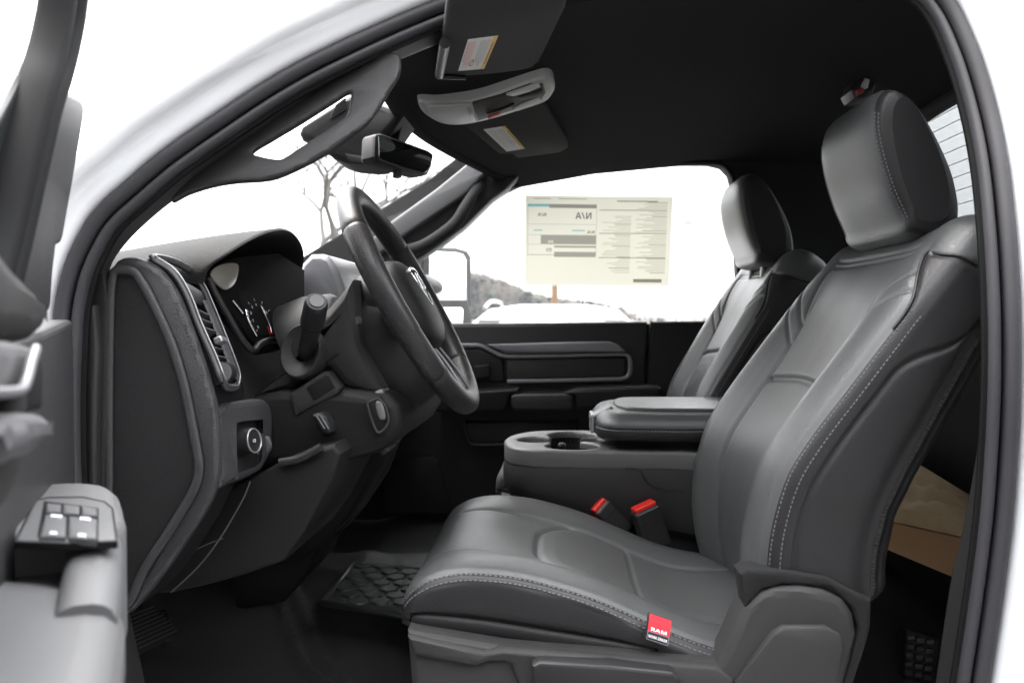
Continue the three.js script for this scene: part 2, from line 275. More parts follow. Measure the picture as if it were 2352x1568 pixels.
{ // roof: lining and outer skin
  const rows = [], out = [];
  for (let i = 0; i <= 60; i++) { const r = [], o = []; for (let j = 0; j <= 60; j++) { const D = lerp(1.06, 2.46, j / 60), x0 = headX(D) - 0.02, x = lerp(x0, 0.9, i / 60); r.push(V(x, ceilY(x, D), -D)); o.push(V(x, ceilY(x, D) + 0.055, -D)); } rows.push(r); out.push(o); }
  part(cab, 'headliner', sheet(rows), M.headliner, { label: 'black fabric roof lining' });
  part(cab, 'roof_panel', sheet(out), M.paint);
  // rail lining along the driver side roof edge and the front header
  part(cab, 'header_trim', sweep([1.08, 1.25, 1.45, 1.65, 1.85, 2.05, 2.25, 2.4].map(D => V(headX(D) - 0.015, ceilY(headX(D), D) + 0.006, -D)), ring(0.02, 16, 0.012, 0.9), { n: 60, up: V(0, 1, 0) }), M.headliner);
  part(cab, 'roof_rail_trim', sweep([[1005, 72, 1.085], [1100, 40, 1.1], [1280, -20, 1.12], [1500, -60, 1.13], [1750, -75, 1.13], [1960, -55, 1.12], [2090, -40, 1.1]].map(p => at(...p)), ring(0.022, 16, 0.02, 0.9), { n: 90 }), M.headliner);
}
{ // rear wall with window
  const w = [[0.82, 0.98], [0.82, 2.46]], X = 0.84;
  const outer = [[-2.48, 0.78], [-0.9, 0.78], [-0.9, 2.04], [-2.48, 2.04]], hole = roundRect(1.4, 0.535, 0.05, 5, -1.72, 1.715);
  const g = extrude(outer, 0.05, 0.002, [hole]); g.applyMatrix4(new THREE.Matrix4().makeBasis(V(0, 0, 1), V(0, 1, 0), V(-1, 0, 0)).setPosition(V(X, 0, 0)));
  part(cab, 'rear_wall', g, M.deep);
  const pane = extrude(roundRect(1.42, 0.55, 0.05, 5, -1.72, 1.715), 0.004, 0); pane.applyMatrix4(new THREE.Matrix4().makeBasis(V(0, 0, 1), V(0, 1, 0), V(-1, 0, 0)).setPosition(V(X + 0.03, 0, 0)));
  const rw = part(cab, 'rear_window', pane, M.tinted, { label: 'tinted rear window with fine heating lines' });
  const heat = mat([0.24, 0.15, 0.1], 0.6); for (let k = 0; k < 17; k++) part(rw, 'heating_line', new THREE.BoxGeometry(0.0012, 0.0014, 1.38).translate(X + 0.024, 1.475 + k * 0.0305, -1.72), heat);
  part(rw, 'window_divider', new THREE.BoxGeometry(0.02, 0.53, 0.012).translate(X + 0.012, 1.715, -2.36), M.sealDark);
}
{ // passenger side wall with window opening and pane
  const win = [[940, 606], [1013, 562], [1062, 526], [1130, 459], [1161, 438], [1217, 411], [1297, 388], [1393, 377], [1513, 372], [1633, 373], [1662, 380], [1679, 398], [1686, 424], [1692, 520], [1698, 640], [1700, 742], [1300, 744], [930, 746], [925, 680]].map(p => xy(...p, 2.44));
  const g = extrude([[-0.98, 0.72], [0.9, 0.72], [0.9, 2.02], [-0.25, 2.02], [-0.38, 1.92], [-0.98, 1.56]], 0.07, 0.006, [win]); g.translate(0, 0, -2.44);
  part(cab, 'passenger_side_wall', g, M.deep);
  const pane = extrude(win, 0.004, 0); pane.translate(0, 0, -2.475); part(cab, 'passenger_window', pane, M.glass);
  part(cab, 'window_seal', sweep(win.slice(0, 16).map(p => V(p[0], p[1], -2.434)), ring(0.006, 10), { n: 100 }), M.sealDark);
  part(cab, 'quarter_trim', slab([[1496, 738], [1720, 736], [1760, 760], [1760, 1120], [1478, 1120], [1484, 900]], 2.39, 2.45, { bevel: 0.008 }), M.plastic);
}
{ // passenger side front pillar: pale face, dark pocket, loop handle
  const pil = part(cab, 'pillar_trim', slab([[1100, 352], [1150, 366], [1190, 405], [1161, 434], [1130, 456], [1062, 523], [1013, 559], [954, 598], [900, 616], [820, 600], [880, 530], [1000, 440]], 2.36, 2.45, { bevel: 0.01 }), M.satin, { label: 'dark trim on the passenger side windscreen pillar' });
  part(pil, 'pillar_face', slab([[1094, 358], [1120, 392], [1071, 443], [995, 496], [918, 548], [868, 584], [838, 562], [889, 514], [1000, 434]], 2.33, 2.4, { bevel: 0.008 }), M.doorGrey);
  part(pil, 'grab_handle', sweep([[1108, 420, 2.36], [1092, 438, 2.335], [1070, 474, 2.31], [1048, 510, 2.3], [1015, 538, 2.3], [975, 562, 2.305], [945, 571, 2.32], [915, 574, 2.35]].map(p => at(...p)), ring(0.017, 16, 0.016), { n: 60, scale: t => 0.75 + 0.3 * Math.sin(Math.PI * t) }), M.dashTop, { label: 'black grab handle on the passenger side pillar' });
}
{ // glass and dark shell in front, floor and cowl
  const rows = []; for (let i = 0; i <= 14; i++) { const r = []; for (let j = 0; j <= 24; j++) { const D = lerp(0.93, 2.46, j / 24), t = i / 14, q = ((D - 1.7) / 0.76) ** 2; r.push(V(lerp(-1.12 + 0.2 * q, headX(D) - 0.02, t) , lerp(1.47, ceilY(headX(D), D) + 0.02, t) + 0.03 * Math.sin(Math.PI * t), -D)); } rows.push(r); }
  part(cab, 'windshield', sheet(rows), M.glass);
  part(cab, 'firewall', new THREE.BoxGeometry(0.04, 0.78, 1.6).translate(-0.98, 1.09, -1.68), M.deep);
  part(cab, 'cowl', new THREE.BoxGeometry(0.3, 0.03, 1.56).translate(-1.0, 1.455, -1.69), M.deep);
  const fl = []; for (let i = 0; i <= 260; i++) { const r = []; for (let j = 0; j <= 120; j++) { const x = lerp(-0.97, 0.86, i / 260), D = lerp(0.93, 2.46, j / 120); let y = 0.9 + 0.10 * Math.exp(-(((D - 1.66) / 0.2) ** 4)) * sstep(0.7, -0.3, x) + 0.3 * sstep(-0.72, -1.0, x); y += 0.006 * Math.sin(x * 9 + D * 7) * Math.sin(D * 13 - x * 4); const q = x + 0.42 + 0.726 * (D - 1.365); y += (0.011 * Math.exp(-((q / 0.011) ** 2)) + 0.009 * Math.exp(-(((q - 0.035) / 0.013) ** 2)) + 0.01 * Math.exp(-(((q - 0.16) / 0.05) ** 2))) * sstep(1.68, 1.55, D); y += 0.008 * Math.exp(-(((x + 0.2 + D * 0.12) / 0.03) ** 2)); r.push(V(x, y, -D)); } fl.push(r); }
  part(cab, 'floor_covering', sheet(fl), M.floor, { label: 'black moulded vinyl floor' });
  part(cab, 'floor_pan', new THREE.BoxGeometry(1.9, 0.03, 1.6).translate(-0.05, 0.8, -1.69), M.deep);
  part(cab, 'sill', new THREE.BoxGeometry(1.35, 0.09, 0.12).translate(0.12, 0.85, -0.9), M.paint);
  // dark kick panel and lower pillar lining in front of the dash end
  part(cab, 'kick_panel', slab([[196, 660], [236, 620], [246, 700], [236, 1150], [240, 1420], [300, 1700], [190, 1700], [184, 1150], [186, 800]], 0.945, 1.0, { bevel: 0.003 }), M.deep);
  part(cab, 'pillar_lining', slab([[192, 720], [212, 700], [222, 800], [216, 1000], [216, 1420], [196, 1420], [190, 1100], [190, 850]], 0.932, 0.95, { bevel: 0.004 }), M.dash);
}

// ---------------------------------------------------------------- seats
function halfLoop(ctrl, m) {                                     // ctrl: front centre ... rear centre (w >= 0); returns the far half, then the near half, m samples to a segment
  const full = [...ctrl.slice().reverse().map(([w, f]) => [-w, f]), ...ctrl.slice(1)], out = [], n = full.length;   // rear(-) -> front -> rear(+)
  const g = i => full[clamp(i, 0, n - 1)];
  for (let i = 0; i < n - 1; i++) for (let k = 0; k < m + (i === n - 2 ? 1 : 0); k++) { const t = k / m, a = g(i - 1), b = g(i), c = g(i + 1), d = g(i + 2); const q = j => 0.5 * (2 * b[j] + (c[j] - a[j]) * t + (2 * a[j] - 5 * b[j] + 4 * c[j] - d[j]) * t * t + (3 * b[j] - a[j] - 3 * c[j] + d[j]) * t ** 3); out.push([q(0), q(1)]); }
  return out;                                                    // control i lies at sample i * m
}
const gs = (d, s) => Math.exp(-((d / s) ** 2));
function stitchRow(pts, off, pitch, len, r, lift, nrm) {          // short thread dashes along a line
  const L = curve(pts, 400), out = []; let acc = 0;
  for (let i = 1; i < L.length; i++) { acc += L[i].distanceTo(L[i - 1]); if (acc >= pitch) { acc -= pitch; const T = L[i].clone().sub(L[i - 1]).normalize(), N = nrm(i / (L.length - 1)); const g = new THREE.BoxGeometry(len, r, r * 1.4); g.applyMatrix4(frame(L[i].clone().addScaledVector(N, lift), T, N)); out.push(g); } }
  return out;
}
const seatD = 1.25;
function buildSeat() {
  const seat = thing('seat', 'grey and black vinyl driver seat with a red tag on its cushion', 'seat', V(0.1, 0.92, -seatD), 'front seats of the truck');
  // --- backrest
  const crest = curve([[0.262, 1.06], [0.246, 1.11], [0.238, 1.155], [0.236, 1.205], [0.243, 1.26], [0.262, 1.32], [0.295, 1.375], [0.335, 1.43], [0.372, 1.48], [0.405, 1.525], [0.437, 1.565], [0.464, 1.596], [0.489, 1.624], [0.52, 1.656]].map(p => V(p[0], p[1], 0)), 221);
  const N = 220, m = 11, len = crest.length; let cum = [0]; for (let i = 1; i < len; i++) cum.push(cum[i - 1] + crest[i].distanceTo(crest[i - 1])); const LEN = cum[N];
  const grid = [], K0 = 15;
  const yb = x => { const k = [[0.34, 1.60], [0.40, 1.592], [0.43, 1.586], [0.455, 1.58], [0.485, 1.568], [0.52, 1.552], [0.6, 1.52]]; for (let i = 0; i < k.length - 1; i++) if (x <= k[i + 1][0]) return lerp(k[i][1], k[i + 1][1], clamp((x - k[i][0]) / (k[i + 1][0] - k[i][0]))); return 1.52; };
  const kb = i => m * (7 - 1.35 * sstep(0.74, 0.86, i / N));       // the dark side cover reaches inward below the shoulder
  const isSide = (i, j) => { const p = grid[i][j]; return Math.abs(j + 0.5 - K0 * m) > kb(i) && p.y < yb(p.x); };
  for (let i = 0; i <= N; i++) {
    const t = i / N, p = crest[i], T = crest[Math.min(N, i + 1)].clone().sub(crest[Math.max(0, i - 1)]).normalize(), n = V(-T.y, T.x, 0);
    const rec = lerp(0.034, 0.006, sstep(0.5, 0.9, t)), th = lerp(0.17, 0.128, sstep(0.3, 0.9, t)) - 0.07 * sstep(0.16, 0, t), W = 0.25 - 0.012 * sstep(0.75, 1, t) - 0.012 * sstep(0.12, 0, t);
    const c = [[0, -rec], [0.05, -rec * 0.97], [0.1, -rec * 0.86], [0.132, -rec * 0.66], [0.158, -rec * 0.28], [0.185, 0], [W - 0.033, -0.002], [W - 0.011, -0.014], [W - 0.002, -0.03], [W, -0.046], [W + 0.001, -0.075], [W - 0.003, -th + 0.042], [W - 0.016, -th + 0.016], [W - 0.045, -th + 0.002], [0.12, -th], [0, -th]];
    const q = clamp((cum[i] - (LEN - 0.068)) / 0.068), sw = (1 - q ** 4.2) ** (1 / 4.2), sf = Math.sqrt(1 - q * q * 0.999), mf = -th / 2;
    const lo = halfLoop(c, m), K = c.length - 1, row = [];
    lo.forEach(([w, f], j) => {
      const a = Math.abs(w); let d = 0;                           // seams sunk into the padding
      const front = Math.abs(j - K * m) <= 7 * m, y = p.y;
      if (front) {
        d += 0.0045 * gs(a - 0.128, 0.0045) * sstep(1.55, 1.48, y) * 1;
        d += 0.003 * gs(a - lerp(0.128, 0.16, sstep(1.48, 1.58, y)), 0.004) * sstep(1.46, 1.5, y) * sstep(1.6, 1.58, y);
        if (a < 0.13) d += 0.005 * gs(y - 1.43 + 0.012 * (a / 0.13) ** 2, 0.004);
        const ys = 1.462 + (a - 0.12) * 0.72; if (a > 0.122 && a < 0.232 && Math.abs(j - K * m) < kb(i) - 2) d += 0.0032 * (gs(y - ys, 0.0032) + gs(y - ys - 0.028, 0.0032));
        if (a < 0.16) d += 0.0026 * (gs(y - 1.589, 0.0026) + gs(y - 1.5965, 0.0026));
        if (a > 0.13) d += -0.004 * gs(a - 0.19, 0.03);
      }
      d += 0.003 * gs(Math.abs(j - K * m) - kb(i), 2.6) * sstep(1.6, 1.585, p.y);           // at the stitched edge
      d += 0.0028 * gs(Math.abs(j - K * m) - (9 * m + 22 * sstep(1.46, 1.56, y)), 1.9) * (y < 1.6 ? 1 : 0);
      d += 0.0026 * (gs(Math.abs(j - K * m) - 11 * m, 2.4) + gs(Math.abs(j - K * m) - 11.8 * m, 2.4));
      if (Math.abs(j - K * m) > 6 * m) { const wx = p.x + n.x * f, wy = p.y + n.y * f; d += 0.003 * gs(wy - yb(wx), 0.004); }
      d += 0.0016 * Math.sin(y * 31 + a * 17) * Math.sin(a * 40 - y * 13) * (front ? 0.25 : 0.5);
      const ww = w * sw, ff = mf + (f - mf) * sf, cx = V(p.x + n.x * ff, p.y + n.y * ff, -seatD + ww);
      // sink along the local normal: mostly forward on the front, sideways on the sides
      const side = sstep(7.2 * m, 9 * m, Math.abs(j - K * m)) * sstep(12.6 * m, 11.8 * m, Math.abs(j - K * m)); const dir = Math.abs(j - K * m) > 12.6 * m ? -1 : 1;
      cx.addScaledVector(n, -d * (1 - side) * dir); cx.z -= Math.sign(w) * d * side; row.push(cx);
    });
    grid.push(row);
  }
  const K = 15, cut = (i0, i1, j0, j1) => sheet(grid.slice(i0, i1 + 1).map(r => r.slice(j0, j1 + 1)));
  const jF = (K - 7) * m, jN = (K + 7) * m, jRF = (K - 12) * m, jRN = (K + 12) * m, end = 2 * K * m;
  const pick = (j0, j1, want) => { const g = cut(0, N, j0, j1), C = j1 - j0 + 1, idx = []; for (let i = 0; i < N; i++) for (let j = 0; j < C - 1; j++) if (isSide(i, j0 + j) === want) { const a = i * C + j; idx.push(a, a + 1, a + C + 1, a, a + C + 1, a + C); } g.setIndex(idx); return g; };
  const jW = 8 * m, back = part(seat, 'backrest', merge([cut(0, N, jF + 2 * m, jN - 2 * m), pick(jRF, jF + 2 * m, false), pick(jN - 2 * m, jRN, false)]), M.greyVinyl, { label: 'grey vinyl front and shoulder of the backrest' });
  part(back, 'side_panel', pick(jN - 2 * m, jRN, true), M.blackVinyl); part(back, 'side_panel', pick(jRF, jF + 2 * m, true), M.blackVinyl);
  part(back, 'back_panel', merge([cut(0, N, jRN, end), cut(0, N, 0, jRF)]), M.blackVinyl);
  for (const s of [1, -1]) {                                     // welt where the dark side cover meets the grey shoulder
    const w = []; for (let i = Math.round(N * 0.7); i <= N; i++) { const j = Math.round(K * m + s * kb(i)), p = grid[i][j]; if (p.y >= yb(p.x)) break; if (i % 7 === 0) w.push(p.clone()); }
    for (let k = Math.ceil(kb(N)); k <= 12 * m; k += 9) { for (let i = Math.round(N * 0.7); i < N; i++) { const p = grid[i][K * m + s * k]; if (p.y >= yb(p.x)) { w.push(p.clone()); break; } } }
    part(back, 'welt', tube(w.map(p => p.add(V(-0.0006, 0.0006, s * 0.0006))), 0.0019, { n: 120, m: 8, up: V(0.6, 0.3, 0.7 * s).normalize() }), M.blackVinyl);
  }
  const line = (j, i0, i1) => { const o = []; for (let i = i0; i <= i1; i += 6) o.push(grid[i][j]); return o; };
  const st = []; const nz = s => () => V(-0.35, 0.1, s).normalize(), i1 = Math.round(N * 0.845);
  for (const [j, s] of [[jN + 3, 1], [jN + 11, 1], [jF - 3, -1], [jF - 11, -1]]) st.push(...stitchRow(line(j, 20, Math.round(N * 0.76)), 0, 0.0058, 0.0034, 0.0011, 0.0006, nz(s)));
  part(back, 'stitching', st, M.thread, { kind: 'stuff' });
  part(back, 'zipper', [...stitchRow(line((K + 11) * m + 4, 16, i1), 0, 0.0028, 0.0014, 0.0032, 0.0004, () => V(0, 0, 1)), ...stitchRow(line((K - 11) * m - 4, 16, i1), 0, 0.0028, 0.0014, 0.0032, 0.0004, () => V(0, 0, -1))], M.darkThread, { kind: 'stuff' });
  // --- cushion
  const hc = x => { const k = [[-0.205, 1.118], [-0.2, 1.142], [-0.192, 1.158], [-0.18, 1.17], [-0.16, 1.1815], [-0.13, 1.189], [-0.1, 1.1905], [-0.05, 1.186], [0, 1.1745], [0.05, 1.159], [0.1, 1.138], [0.15, 1.117], [0.2, 1.101], [0.26, 1.092], [0.33, 1.09]]; for (let i = 0; i < k.length - 1; i++) if (x <= k[i + 1][0]) { const t = (x - k[i][0]) / (k[i + 1][0] - k[i][0]), a = k[Math.max(0, i - 1)], d = k[Math.min(k.length - 1, i + 2)], b = k[i], c = k[i + 1], m0 = (c[1] - a[1]) / (c[0] - a[0]) * (c[0] - b[0]), m1 = (d[1] - b[1]) / (d[0] - b[0]) * (c[0] - b[0]); return (2 * t ** 3 - 3 * t * t + 1) * b[1] + (t ** 3 - 2 * t * t + t) * m0 + (-2 * t ** 3 + 3 * t * t) * c[1] + (t ** 3 - t * t) * m1; } return 1.09; };
  const cg = [], NX = 200, KC = 13;
  for (let i = 0; i <= NX; i++) {
    const s = i / NX, x = -0.2 + 0.53 * (s < 0.15 ? s * s / 0.15 * 0.5 + s * 0.5 : s), h = hc(x), hb = lerp(1.108, 1.066, sstep(-0.2, 0.22, x)) , W = 0.236 - 0.02 * sstep(-0.17, -0.205, x) ** 2, rec = 0.02 * sstep(-0.19, -0.02, x) * sstep(0.3, 0.15, x) + 0.004, hs = h - 0.007;
    const lowSide = Math.min(hb, h - 0.012);
    const c = [[0, h - rec], [0.05, h - rec * 0.98], [0.095, h - rec * 0.85], [0.122, h - rec * 0.6], [0.145, h - rec * 0.22], [0.17, h], [0.2, h - 0.001], [W - 0.014, hs], [W - 0.003, hs - 0.012], [W, lerp(hs, lowSide, 0.5)], [W - 0.002, lowSide + 0.024 * (hs - lowSide > 0.05 ? 1 : 0.5)], [W - 0.008, lowSide + 0.003], [W - 0.04, lowSide], [0, lowSide]];
    const lo = halfLoop(c, m), row = [];
    lo.forEach(([w, y], j) => { const a = Math.abs(w), k = Math.abs(j - KC * m); let d = 0;
      if (k <= 7 * m) { d += 0.004 * gs(a - 0.122, 0.0045) * sstep(-0.2, -0.15, x); const xs = -0.032 + 0.055 * (a / 0.122) ** 4; if (a < 0.124) d += 0.0048 * gs(x - xs, 0.005) + 0.0032 * gs(x - 0.112, 0.0035); if (a < 0.12 && x > xs) d -= 0.004 * sstep(0.12, 0.09, a) * sstep(xs, xs + 0.03, x); }
      d += 0.0028 * gs(k - 7 * m, 2.6);
      let side = sstep(7.4 * m, 8.6 * m, k) * sstep(11.6 * m, 11 * m, k); let dz = 0.004 * gs(k - 10 * m, 2.2) * side; if (k > 8 * m && k < 11 * m) dz += 0.0012 * Math.sin(x * 37) * Math.sin(x * 11 + 1);
      row.push(V(x, y - d, -seatD + w - Math.sign(w) * dz)); });
    cg.push(row);
  }
  const ccut = (j0, j1) => sheet(cg.map(r => r.slice(j0, j1 + 1)));
  const cF = (KC - 7) * m, cN = (KC + 7) * m;
  const cush = part(seat, 'seat_cushion', ccut(cF, cN), M.greyVinyl, { label: 'grey vinyl top of the seat cushion' });
  part(cush, 'side_panel', ccut(cN, 2 * KC * m), M.blackVinyl); part(cush, 'side_panel', ccut(0, cF), M.blackVinyl); part(cush, 'front_panel', fan(cg[0], true), M.blackVinyl);
  const cline = j => { const o = []; for (let i = 2; i <= NX * 0.78; i += 6) o.push(cg[i][j]); return o; }, cs = [];
  for (const [j, s] of [[cN + 3, 1], [cN + 9, 1], [cF - 3, -1], [cF - 9, -1]]) cs.push(...stitchRow(cline(j), 0, 0.0062, 0.0036, 0.0012, 0.0007, () => V(0, 0.55, 0.83 * s)));
  part(cush, 'stitching', cs, M.thread, { kind: 'stuff' });
  // --- head restraint: side outline carried across, rounded at both sides
  const side = curve2([[2090, 542], [2076, 505], [2042, 432], [2014, 345], [2003, 280], [2008, 228], [2028, 198], [2058, 202], [2092, 228], [2124, 270], [2162, 332], [2194, 400], [2210, 460], [2213, 498], [2205, 536], [2150, 552]].map(p => xy(...p, 1.135)), 72, true);
  const hx = 0.475, hy = 1.72, rows = [], HW = 0.128, NW = 64;
  for (let k = 0; k <= NW; k++) { const u = lerp(-1, 1, k / NW), uu = Math.sign(u) * Math.abs(u) ** 0.8, s = 0.62 + 0.38 * (1 - Math.abs(uu) ** 5) ** (1 / 2.6); const gr = 0.012 * gs(Math.abs(uu) - 0.84, 0.025); rows.push(side.map(([x, y], j) => V(hx + (x - hx) * (s - gr), hy + (y - hy) * (s * 0.55 + 0.45 - gr), -seatD + uu * HW))); }
  const nC = Math.round(NW * (1 - (1 - 0.84 ** 1.25)) / 2) , k0 = Math.round(NW * (0.5 - 0.5 * 0.84 ** 1.25)), k1 = NW - k0;
  const hr = part(seat, 'headrest', sheet(rows.slice(k0, k1 + 1), { wrap: true }), M.greyVinyl, { label: 'grey vinyl face of the headrest' });
  part(hr, 'side_panel', merge([sheet(rows.slice(k1), { wrap: true }), fan(rows[NW], false)]), M.blackVinyl); part(hr, 'side_panel', merge([sheet(rows.slice(0, k0 + 1), { wrap: true }), fan(rows[0], true)]), M.blackVinyl);
  const hs = []; for (const [k, s] of [[k1 + 1, 1], [k1 + 3, 1], [k0 - 1, -1], [k0 - 3, -1]]) hs.push(...stitchRow(rows[k].slice(2, 26), 0, 0.0055, 0.0032, 0.0011, 0.0006, () => V(-0.6, 0.1, 0.8 * s)));
  part(hr, 'stitching', hs, M.thread, { kind: 'stuff' });
  for (const w of [-0.06, 0.06]) part(hr, 'headrest_post', new THREE.CylinderGeometry(0.006, 0.006, 0.12, 10).translate(0.49, 1.62, -seatD + w), M.steel);
  part(hr, 'lower_cover', new RoundedBoxGeometry(0.06, 0.03, 0.16, 3, 0.012).rotateZ(0.2).translate(0.512, 1.622, -seatD), M.blackVinyl);
  // --- base
  const base = part(seat, 'seat_base', slab([[933, 1452], [1155, 1490], [1400, 1510], [1650, 1530], [1672, 1490], [1709, 1401], [1751, 1363], [1783, 1350], [1840, 1346], [1891, 1354], [1939, 1376], [1964, 1413], [1972, 1461], [1958, 1520], [1930, 1620], [1910, 1760], [960, 1760], [945, 1600]], 0.985, 1.05, { bevel: 0.012, seg: 5 }), M.shield, { label: 'dark plastic side shield of the seat base' });
  part(base, 'raised_panel', slab([[1690, 1568], [1775, 1455], [1800, 1440], [1900, 1440], [1935, 1460], [1945, 1490], [1925, 1600], [1690, 1640]], 0.976, 1.0, { bevel: 0.007, seg: 4 }), M.shield);
  part(base, 'side_step', slab([[935, 1462], [1110, 1500], [1155, 1492], [1400, 1514], [1648, 1534], [1684, 1562], [1690, 1600], [1200, 1600], [1172, 1526], [1160, 1520], [1120, 1520], [1092, 1532], [952, 1506]], 0.978, 1.0, { bevel: 0.006, seg: 4 }), M.shield);
  part(base, 'recline_lever', slab([[1222, 1530], [1240, 1522], [1400, 1530], [1545, 1545], [1557, 1556], [1556, 1620], [1228, 1620]], 0.958, 0.99, { bevel: 0.006, seg: 4 }), M.satin);
  part(base, 'base_frame', new THREE.BoxGeometry(0.42, 0.17, 0.4).translate(0.06, 0.985, -seatD - 0.02), M.deep);
  // felt flap hanging over the hinge
  const flap = slab([[1700, 1318], [1716, 1309], [1806, 1313], [1900, 1326], [1968, 1362], [2003, 1378], [2001, 1440], [1985, 1500], [1962, 1568], [1950, 1600], [1930, 1600], [1960, 1500], [1974, 1440], [1960, 1395], [1905, 1350], [1800, 1342], [1752, 1354], [1712, 1396]], 0.99, 1.03, { bevel: 0.004 });
  part(back, 'felt_flap', flap, M.carpet);
  return seat;
}
const driverSeat = buildSeat();
const passengerSeat = driverSeat.clone(); passengerSeat.name = numbered('seat'); passengerSeat.position.z -= 0.79; passengerSeat.position.x += 0.06; scene.add(passengerSeat);
{ // its backrest stands more upright, its headrest is tipped back
  const pivot = V(0.24, 1.1, 0).sub(V(0.1, 0.92, 0)), hp = V(0.475, 1.72, 0).sub(V(0.1, 0.92, 0)), turn = (m, p, a) => { m.rotation.z = a; m.position.copy(p.clone().sub(p.clone().applyAxisAngle(V(0, 0, 1), a))); };
  for (const m of passengerSeat.children) { if (m.name === 'backrest') turn(m, pivot, 0.096); if (m.name === 'headrest') { const a = 0.096, b = -0.1, moved = hp.clone().sub(pivot).applyAxisAngle(V(0, 0, 1), a).add(pivot); m.scale.set(1.22, 1.02, 1); m.rotation.z = b; m.position.copy(moved.sub(V(hp.x * 1.22, hp.y * 1.02, 0).applyAxisAngle(V(0, 0, 1), b))); } }
}
passengerSeat.userData = { label: 'grey and black vinyl passenger seat behind the centre console', category: 'seat', group: 'front seats of the truck' };
{ // woven tag sewn into the driver cushion
  const t = canvasTex(256, 360, (g, w, h) => { g.fillStyle = '#c2182c'; g.fillRect(0, 0, w, h); g.fillStyle = '#9d1324'; for (let k = 0; k < 5; k++) g.fillRect(20, 22 + k * 24, w - 40, 5);
    g.fillStyle = '#1d1b22'; g.fillRect(0, 232, w, h - 232); g.fillStyle = '#f2eef0'; g.textAlign = 'center'; g.save(); g.translate(w / 2, 212); g.scale(1.45, 1); g.font = 'bold 62px sans-serif'; g.fillText('RAM', 0, 0); g.restore(); g.save(); g.translate(w / 2, 318); g.scale(0.74, 1.25); g.font = 'bold 46px sans-serif'; g.fillText('WORK GRADE', 0, 0); g.restore(); g.strokeStyle = '#77747c'; g.lineWidth = 9; g.strokeRect(5, 232, w - 10, h - 238); });
  const tag = thing('seat_tag', 'small red and black lettered cloth tag sewn to the cushion seam', 'tag', at(1515, 1480, 1.0));
  const c = [[1492, 1407, 1.012], [1542, 1424, 1.012], [1534, 1482, 0.998], [1484, 1466, 0.998]].map(p => at(...p));
  part(tag, 'print', quadSheet(...c, 10, 10, (u, v) => V(0, 0, 0.0025 * Math.sin(Math.PI * v) + 0.002)), mat(1, 0.7, { map: t }));
  part(tag, 'backing', quadSheet(...c.map(p => p.clone().add(V(-0.002, 0, -0.002))), 10, 10, (u, v) => V(0, 0, 0.0025 * Math.sin(Math.PI * v))), mat(0.02, 0.9));
}

// ---------------------------------------------------------------- dashboard
// an outline on a tilted plane through o facing n, with thickness behind it
function facing(o, n, px, thick, { bevel = 0.002, holes = [], n2 = 0 } = {}) {
  n = n.clone().normalize(); const u = V(0, 1, 0).cross(n).normalize(), v = n.clone().cross(u);
  const conv = l => { const a = l.map(p => { const q = onPlane(p[0], p[1], o, n).sub(o); return [q.dot(u), q.dot(v)]; }); return n2 ? curve2(a, n2, true) : a; };
  return plate(o, u, v, conv(px), thick, bevel, holes.map(conv));
}
const cyl = (p, q, r0, r1 = r0, n = 20) => { const d = q.clone().sub(p), g = new THREE.CylinderGeometry(r1, r0, d.length(), n); g.translate(0, d.length() / 2, 0); g.applyQuaternion(new THREE.Quaternion().setFromUnitVectors(V(0, 1, 0), d.normalize())); return g.translate(p.x, p.y, p.z); };
const dashboard = thing('dashboard', 'black grained truck dashboard with instrument hood and air vents', 'dashboard', V(-0.55, 1.15, -1.65));
